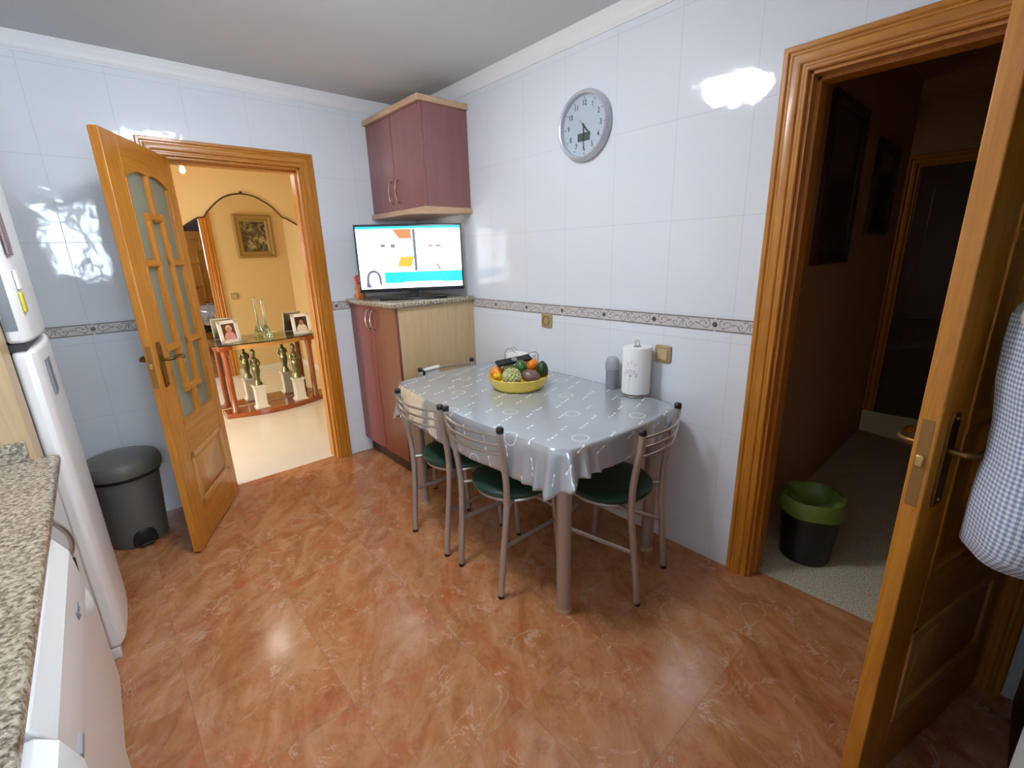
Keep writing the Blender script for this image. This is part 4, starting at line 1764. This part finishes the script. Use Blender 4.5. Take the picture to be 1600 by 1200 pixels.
def stroke(pts, w):
    for (u0, z0), (u1, z1) in zip(pts, pts[1:]):
        L = math.hypot(u1-u0, z1-z0) or 1
        nx, nz = -(z1-z0)/L*w, (u1-u0)/L*w
        b.quad(onroll(u0-nx, z0-nz), onroll(u1-nx, z1-nz), onroll(u1+nx, z1+nz), onroll(u0+nx, z0+nz))


stroke([(-.008, .03), (-.006, .06), (-.002, .09), (0, .105)], .0007)
for k in range(11):
    a = PI*(.02+k/10*.96)
    r = .024+.006*(k % 2)
    stroke([(0, .105), (r*math.cos(a), .105+r*math.sin(a))], .0005)
    cx, cz = r*math.cos(a), .105+r*math.sin(a)
    for q in (-.6, 0, .6):
        stroke([(cx, cz), (cx+.009*math.cos(a+q), cz+.009*math.sin(a+q))], .0006)
for (u, z) in ((-.014, .155), (.004, .165), (.02, .15)):
    stroke([(u, z), (u+.002, z+.012)], .0006)
    for q in (-.5, .5):
        stroke([(u+.002, z+.012), (u+.002+.007*math.sin(q), z+.019)], .0006)
b.build('printed_flower', plain('pale_violet_print', (150, 146, 166), .8), rl_)
b = MB()
b.tube([(KX+.06*math.cos(2*PI*k/28), KY+.06*math.sin(2*PI*k/28), CTOP+.006) for k in range(28)], .004, 8, closed=True)
b.tube([(KX, KY, CTOP+.006), (KX, KY, CTOP+.245)], .005, 10)
b.tube([(KX-.06, KY, CTOP+.006), (KX+.06, KY, CTOP+.006)], .003, 8)
lp = [(KX-.011, KY, CTOP+.243), (KX-.011, KY, CTOP+.258)]+[(KX-.011*math.cos(PI*k/8), KY, CTOP+.258+.012*math.sin(PI*k/8)) for k in range(9)]+[(KX+.011, KY, CTOP+.243)]
b.tube(lp, .0022, 8)
b.lathe([(.016, .24), (.016, .245), (.001, .246)], (KX, KY, CTOP), 20)
b.build('wire_stand', M['chrome'], t)

# ------------------------------------------------------------------ left side: bin, fridge, worktop, dishwasher
PBX, PBY = .225, -2.035
t = thing('pedal_bin', 'grey plastic pedal bin between the refrigerator and the open oak door', 'bin', (PBX, PBY, 0))
b = MB()
b.lathe([(.118, 0), (.124, .006), (.15, .385), (.152, .41), (.15, .415), (.001, .415)], (PBX, PBY, 0), 48)
b.build('body', M['binG'], t)
b = MB()
b.lathe([(.155, .4), (.168, .405), (.172, .42), (.17, .455), (.16, .475), (.13, .487), (.07, .493), (.001, .495)], (PBX, PBY, 0), 48)
b.build('lid', M['binG'], t)
b = MB()
b.lathe([(.158, .385), (.16, .402), (.152, .404)], (PBX, PBY, 0), 48)
b.build('lid_rim', M['binD'], t)
b = MB()
ang0 = math.atan2(-1.98-PBY, 1.2)+.1
rsA = []
for k in range(15):
    u = -.055+.11*k/14
    zt = .012+.09*math.sqrt(max(0, 1-(u/.0555)**2))**.7
    col_ = []
    for q in range(5):
        z = .009+(zt-.009)*q/4
        rr = .1245+max(0, z-.006)*.0686+.0015
        col_.append(Vector((PBX+rr*math.cos(ang0+u/.124), PBY+rr*math.sin(ang0+u/.124), z)))
    rsA.append(col_)
b.rings(rsA, closed=False, cap=False)
b.build('pedal_recess', M['binD'], t, solid=.001)
b = MB()
c = Vector((PBX+.142*math.cos(ang0), PBY+.142*math.sin(ang0), .02))
b.box(-.03, .012, -.03, .03, -.006, .006, Matrix.Translation(c) @ Matrix.Rotation(ang0, 4, 'Z'))
b.build('pedal', M['binD'], t, bevel=.004)

# refrigerator
FX0, FX1, FYB, FYF = .615, 1.2, -2.76, -2.19
fr = thing('refrigerator', 'white two door refrigerator at the left, between worktop and pedal bin', 'refrigerator', ((FX0+FX1)/2, (FYB+FYF)/2, 0))
b = MB()
b.box(FX0, FX1, FYB, FYF-.006, .035, 1.78)
b.build('cabinet', M['white'], fr, bevel=.006)


def fdoor(z0, z1):
    """door bowed outwards in plan"""
    n = 16
    front = []
    for k in range(n+1):
        t = k/n
        x = FX0+(FX1-FX0)*t
        e = math.sin(PI*t)
        front.append((x, -2.146+.026*e**.6 if 0 < k < n else -2.15))
    return [(FX0, FYF, z0)]+[(x, y, z0) for x, y in front]+[(FX1, FYF, z0)], (0, 0, z1-z0)


for z0, z1 in ((.052, 1.198), (1.222, 1.775)):
    b = MB()
    b.prism(*fdoor(z0, z1))
    d = b.build('door', M['white'], fr, bevel=.012, seg=3, ang=50)
    b = MB()
    if z0 < 1:
        b.box(1.0, 1.1, -2.128, -2.1205, 1.03, 1.15)
    else:
        b.box(FX1-.003, FX1+.0015, -2.184, -2.156, 1.262, 1.44)
    b.build('handle_recess', plain('grey_recess', (120, 126, 132), .3), d, bevel=.001)
b = MB()
b.box(FX0+.02, FX1+.0012, FYF-.004, FYF+.0005, .06, 1.77)
b.build('door_gasket', M['binD'], fr)
b = MB()
b.box(FX0+.02, FX1, FYF, -2.15, 1.199, 1.221)
b.build('gap_strip', M['black'], fr)
b = MB()
b.box(FX0+.01, FX1-.002, FYF-.03, -2.158, .0, .05)
b.build('base_grille', M['whitep'], fr, bevel=.006)


def magnet(name, label, cat, x, z, w, h, mat, group='magnets on the refrigerator'):
    b = MB()
    tt = (x-FX0)/(FX1-FX0)
    y = -2.146+.026*math.sin(PI*tt)**.6
    b.box(x-w/2, x+w/2, y-.002, y+.006, z, z+h)
    return tag(b.build(name, mat, bevel=.002), label, cat, group)


magnet('fridge_magnet', 'small yellow magnet on the freezer door edge', 'magnet', 1.14, 1.315, .05, .06, plain('yellow_magnet', (214, 200, 60), .4))
magnet('fridge_magnet', 'white crumpled paper magnet above the yellow magnet', 'magnet', 1.13, 1.385, .06, .06, plain('white_magnet', (236, 236, 238), .6))
magnet('photo_card', 'dark photo card stuck high on the freezer door', 'photo card', 1.12, 1.49, .1, .13, plain('photo_card_print', (120, 92, 92), .3, var=.6, scale=12))

# tall beech side panel between worktop and refrigerator
b = MB()
b.box(1.215, 1.36, RY+.005, -2.188, 0, 2.1)
tag(b.build('side_panel_board', M['beech'], bevel=.002), 'pale beech end panel standing between granite worktop and refrigerator', 'end panel')
# granite worktop with upstand
wk = thing('granite_worktop', 'speckled granite worktop at the left edge with a short upstand', 'worktop', (2.4, -2.45, .868))
b = MB()
b.box(1.362, 3.55, RY+.004, -2.138, .868, .9)
b.build('slab', M['granite'], wk, bevel=.01, seg=3)
b = MB()
b.box(1.3625, 1.382, RY+.004, -2.2, .9005, .957)
b.build('upstand', M['granite'], wk, bevel=.002)

# narrow cabinet with bow handle
nc = thing('base_cabinet', 'narrow white base cabinet under the worktop, between refrigerator and dishwasher', 'base cabinet', (1.63, -2.45, 0))
b = MB()
b.box(1.364, 1.895, RY+.005, -2.185, .1, .866)
b.build('body', M['beech'], nc)
b = MB()
b.box(1.366, 1.893, -2.184, -2.166, .045, .864)
d = b.build('door', M['white'], nc, bevel=.002)
b = MB()
bow_y = -2.166
pts = [(1.77, bow_y, .72), (1.77, bow_y+.018, .724)]+[(1.77, bow_y+.02+.018*math.sin(PI*k/8), .73+.11*k/8) for k in range(9)]+[(1.77, bow_y+.018, .846), (1.77, bow_y, .85)]
b.tube(pts, .006, 10)
b.build('handle', M['chrome'], d)
b = MB()
b.box(1.364, 1.895, RY+.005, -2.19, 0, .1)
b.build('plinth', M['dark'], nc)

# dishwasher
dw = thing('dishwasher', 'white dishwasher with a slanted control panel under the granite worktop', 'dishwasher', (2.2, -2.45, 0))
DX0, DX1 = 1.9, 2.5
b = MB()
b.box(DX0, DX1, RY+.005, -2.165, .05, .862)
b.build('body', M['whitep'], dw)
b = MB()
b.box(DX0+.003, DX1-.003, -2.164, -2.14, .04, .70)
b.build('door', M['white'], dw, bevel=.006, seg=3)
b = MB()
prof = [(-2.164, .705), (-2.124, .705), (-2.116, .712), (-2.115, .74), (-2.119, .79), (-2.1215, .82), (-2.141, .86), (-2.164, .861)]
b.prism([(DX0+.003, y, z) for y, z in prof], (DX1-DX0-.006, 0, 0))
cp = b.build('control_panel', M['white'], dw, bevel=.003, ang=20)
b = MB()
T = Matrix.Translation((2.08, -2.1158, .765)) @ Matrix.Rotation(PI, 4, 'Z') @ Matrix.Rotation(PI/2-.09, 4, 'X')
text_mesh(b, 'fagor', .026, T)
b.build('lettering', plain('grey_lettering', (132, 138, 146), .5), cp, smooth=False)
b = MB()
b.box(2.4, 2.45, -2.122, -2.112, .73, .745)
b.build('latch', M['greyplastic'], cp, bevel=.002)
b = MB()
b.box(DX0+.01, DX1-.01, RY+.1, -2.17, 0, .05)
b.build('plinth', M['binD'], dw)
# white appliance front beyond the dishwasher
wm = thing('washing_machine', 'white appliance front cut by the bottom left corner, beside the dishwasher', 'appliance', (2.82, -2.45, 0))
b = MB()
b.box(2.51, 3.11, RY+.005, -2.165, 0.02, .862)
b.build('body', M['white'], wm, bevel=.004)
b = MB()
prof = [(-2.164, .66), (-2.11, .66), (-2.098, .69), (-2.1, .79), (-2.115, .838), (-2.135, .857), (-2.164, .86)]
b.prism([(2.51, y, z) for y, z in prof], (.6, 0, 0))
b.build('control_panel', M['white'], wm, bevel=.006, ang=20)
b = MB()
b.box(2.53, 3.09, RY+.1, -2.2, 0, .02)
b.build('feet', M['binD'], wm)
# white cloth hanging at the cabinet handle
dc = thing('dish_cloth', 'crumpled white dish cloth with a black loop hanging next to the dishwasher', 'cloth', (1.765, -2.14, .56))
b = MB()
rs = []
for k in range(7):
    z = .655-.016*k
    rr = [.008, .014, .018, .02, .021, .018, .012][k]
    rs.append([(1.765+rr*1.2*math.cos(2*PI*i/18)*(1+.2*math.sin(3*i+k)), -2.142+rr*.8*math.sin(2*PI*i/18)*(1+.15*math.cos(2*i)), z+.004*math.sin(i*2)) for i in range(18)])
b.rings(rs)
b.build('cloth_bundle', M['cloth_white'], dc, subsurf=1)
b = MB()
b.tube([(1.768, -2.139, .735), (1.766, -2.14, .70), (1.765, -2.142, .645)], .008, 8, flat=(1, .5))
b.build('loop', M['black'], dc)

# ------------------------------------------------------------------ right side: gingham bag, light-blocking pale cabinet and dark block


def gingham():
    m = N('blue_gingham_cotton')
    uv = m.node('ShaderNodeTexCoord').outputs['UV']
    sp = m.node('ShaderNodeSeparateXYZ')
    m.t.links.new(uv, sp.inputs[0])

    def st(c):
        return m.math('GREATER_THAN', m.math('FRACT', m.math('MULTIPLY', c, 1/.0095)), .5)
    s = m.math('MULTIPLY', m.math('ADD', st(sp.outputs[0]), st(sp.outputs[1])), .5)
    m.set('Base Color', m.ramp(s, [(0, lin((226, 230, 236))), (.5, lin((176, 186, 204))), (1, lin((124, 138, 168)))]))
    m.set('Roughness', .85)
    m.bump(m.noise(m.coords('Object'), 12, 3), .3, .01)
    return m.m


GX, GY = 3.408, -.645
t = thing('cloth_bag', 'blue and white gingham cloth bag hanging beside the open door at the right edge', 'bag', (GX, GY, .812))
b = MB()
uvl = b.bm.loops.layers.uv.new('UVMap')
NB = 48
prof = [(.012, .812), (.07, .815), (.11, .829), (.136, .862), (.142, .905), (.134, .96), (.112, 1.03), (.1, 1.1), (.098, 1.18), (.1, 1.25), (.098, 1.3), (.09, 1.308)]
vr = []
acc_ = 0
prev = None
uvm = {}
for k, (r, z) in enumerate(prof):
    if prev:
        acc_ += math.hypot(r-prev[0], z-prev[1])
    prev = (r, z)
    row = []
    for i in range(NB):
        a = 2*PI*i/NB
        w = 1+.05*math.sin(3*a+z*9)+.03*math.sin(7*a+z*4)
        v = b.bm.verts.new((3.262+.014*math.exp(-((z-1.06)/.09)**2)+max(r, .085)+r*w*math.cos(a)*1.0, GY+r*w*math.sin(a)*1.1, z+.008*math.sin(2*a+1)*(z-.785)))
        row.append(v)
        uvm[v] = (a*.125, acc_)
    vr.append(row)
for k in range(len(vr)-1):
    for i in range(NB):
        j = (i+1) % NB
        f = b.bm.faces.new((vr[k][i], vr[k][j], vr[k+1][j], vr[k+1][i]))
        for l in f.loops:
            u, vv = uvm[l.vert]
            if j == 0 and l.vert in (vr[k][0], vr[k+1][0]):
                u = 2*PI*.125
            l[uvl].uv = (u, vv)
b.bm.faces.new(list(reversed(vr[0])))
b.build('bag_body', gingham(), t, ang=70)
b = MB()
rs = []
for k, (r, z) in enumerate(((.086, 1.28), (.09, 1.315), (.08, 1.345), (.05, 1.355), (.03, 1.335), (.002, 1.325))):
    rs.append([(3.352+r*(1+.14*math.sin(5*2*PI*i/40+k))*math.cos(2*PI*i/40), GY+r*(1+.1*math.cos(4*2*PI*i/40))*math.sin(2*PI*i/40), z+.014*math.sin(3*2*PI*i/40+k)) for i in range(40)])
b.rings(rs)
b.build('contents', plain('cream_plastic_bags', (206, 204, 186), .5, var=.15, scale=14), t)
# strap up to a hook on the door leaf
ld = dB.normalized()
ln = Vector((-ld.y, ld.x, 0))   # leaf local +y
hk = hB+ld*.36+ln*.038
b = MB()
b.tube([(3.31, GY+.05, 1.29), (3.32, GY+.06, 1.42), (hk.x+.035, hk.y, 1.56), (3.36, GY+.08, 1.42), (3.40, GY+.06, 1.29)], .006, 8)
b.build('strap', M['cloth_white'], t)
b = MB()
b.tube([(hk.x-.001, hk.y, 1.6), (hk.x+.03, hk.y, 1.585), (hk.x+.035, hk.y, 1.55), (hk.x+.05, hk.y, 1.565)], .004, 8)
tag(b.build('coat_hook', M['bronze']), 'bronze hook on the door leaf that holds the gingham bag', 'hook')
b = MB()
b.box(3.475, 4.3, -.47, -.012, .0, 2.3)  # invented dark block, cuts bounce light in the corner behind the door
tag(b.build('corner_shade_block', M['dark'], bevel=.004), 'dark brown block added to darken the corner behind the gingham bag', 'corner_shade_block')
b = MB()
b.box(3.405, RX-.005, -1.5, -.9, .0, 2.2)  # height and depth chosen to keep window light off the door leaf
tag(b.build('grey_blocking_cabinet', plain('pale_grey_enamel', (196, 202, 202), .4, var=.02), bevel=.01, seg=3), 'pale grey cabinet made tall to block window light, cut by the lower right edge of the picture', 'cabinet')

# ------------------------------------------------------------------ lights
LX, LY = 1.74, -1.38
cl_ = thing('ceiling_lamp', 'round white ceiling lamp in the middle of the kitchen, mirrored in the tiles', 'lamp', (LX, LY, H-.135))
b = MB()
b.lathe([(.2, H-.025), (.205, H-.02), (.205, H)], (LX, LY, 0), 48)
b.build('base', M['whitep'], cl_)
b = MB()
b.lathe([(.001, H-.135), (.07, H-.13), (.13, H-.112), (.175, H-.08), (.2, H-.045), (.207, H-.026), (.2, H-.024), (.001, H-.024)], (LX, LY, 0), 48)
b.build('diffuser', M['lampm'], cl_)
M['lampm'].node_tree.nodes['Principled BSDF'].inputs['Emission Strength'].default_value = 31
M['bulbm'].node_tree.nodes['Principled BSDF'].inputs['Emission Strength'].default_value = 270

# added fill light, out of view, brightens the hallway floor and lower walls
hl = bpy.data.lights.new('hallway_fill', 'AREA')
hl.energy = 24
hl.size = .6
hl.color = (1, .97, .92)
ho = bpy.data.objects.new('hallway_fill', hl)
COL.objects.link(ho)
ho.location = (-.95, -2.95, .75)
ho.rotation_euler = (Vector((-1.0, -.6, .1))-Vector(ho.location)).to_track_quat('-Z', 'Y').to_euler()
# a dim lamp in the side room off the passage
sl = bpy.data.lights.new('side_room_light', 'AREA')
sl.energy = 1.2
sl.size = .3
sl.color = (1, .9, .7)
so = bpy.data.objects.new('side_room_light', sl)
COL.objects.link(so)
so.location = (1.5, 2.72, 2.0)
so.rotation_euler = (Vector((2.55, 2.75, 0))-Vector(so.location)).to_track_quat('-Z', 'Y').to_euler()

w = bpy.data.worlds.new('daylight')
SC.world = w
w.use_nodes = True
bg = w.node_tree.nodes['Background']
bg.inputs[0].default_value = (.78, .88, 1, 1)
bg.inputs[1].default_value = 15.5

SC.view_settings.view_transform = 'Standard'
SC.view_settings.look = 'None'
SC.view_settings.gamma = 1
SC.view_settings.exposure = .84
SC.view_settings.use_curve_mapping = False
SC.cycles.use_denoising = True
SC.cycles.max_bounces = 10
SC.cycles.sample_clamp_indirect = 8
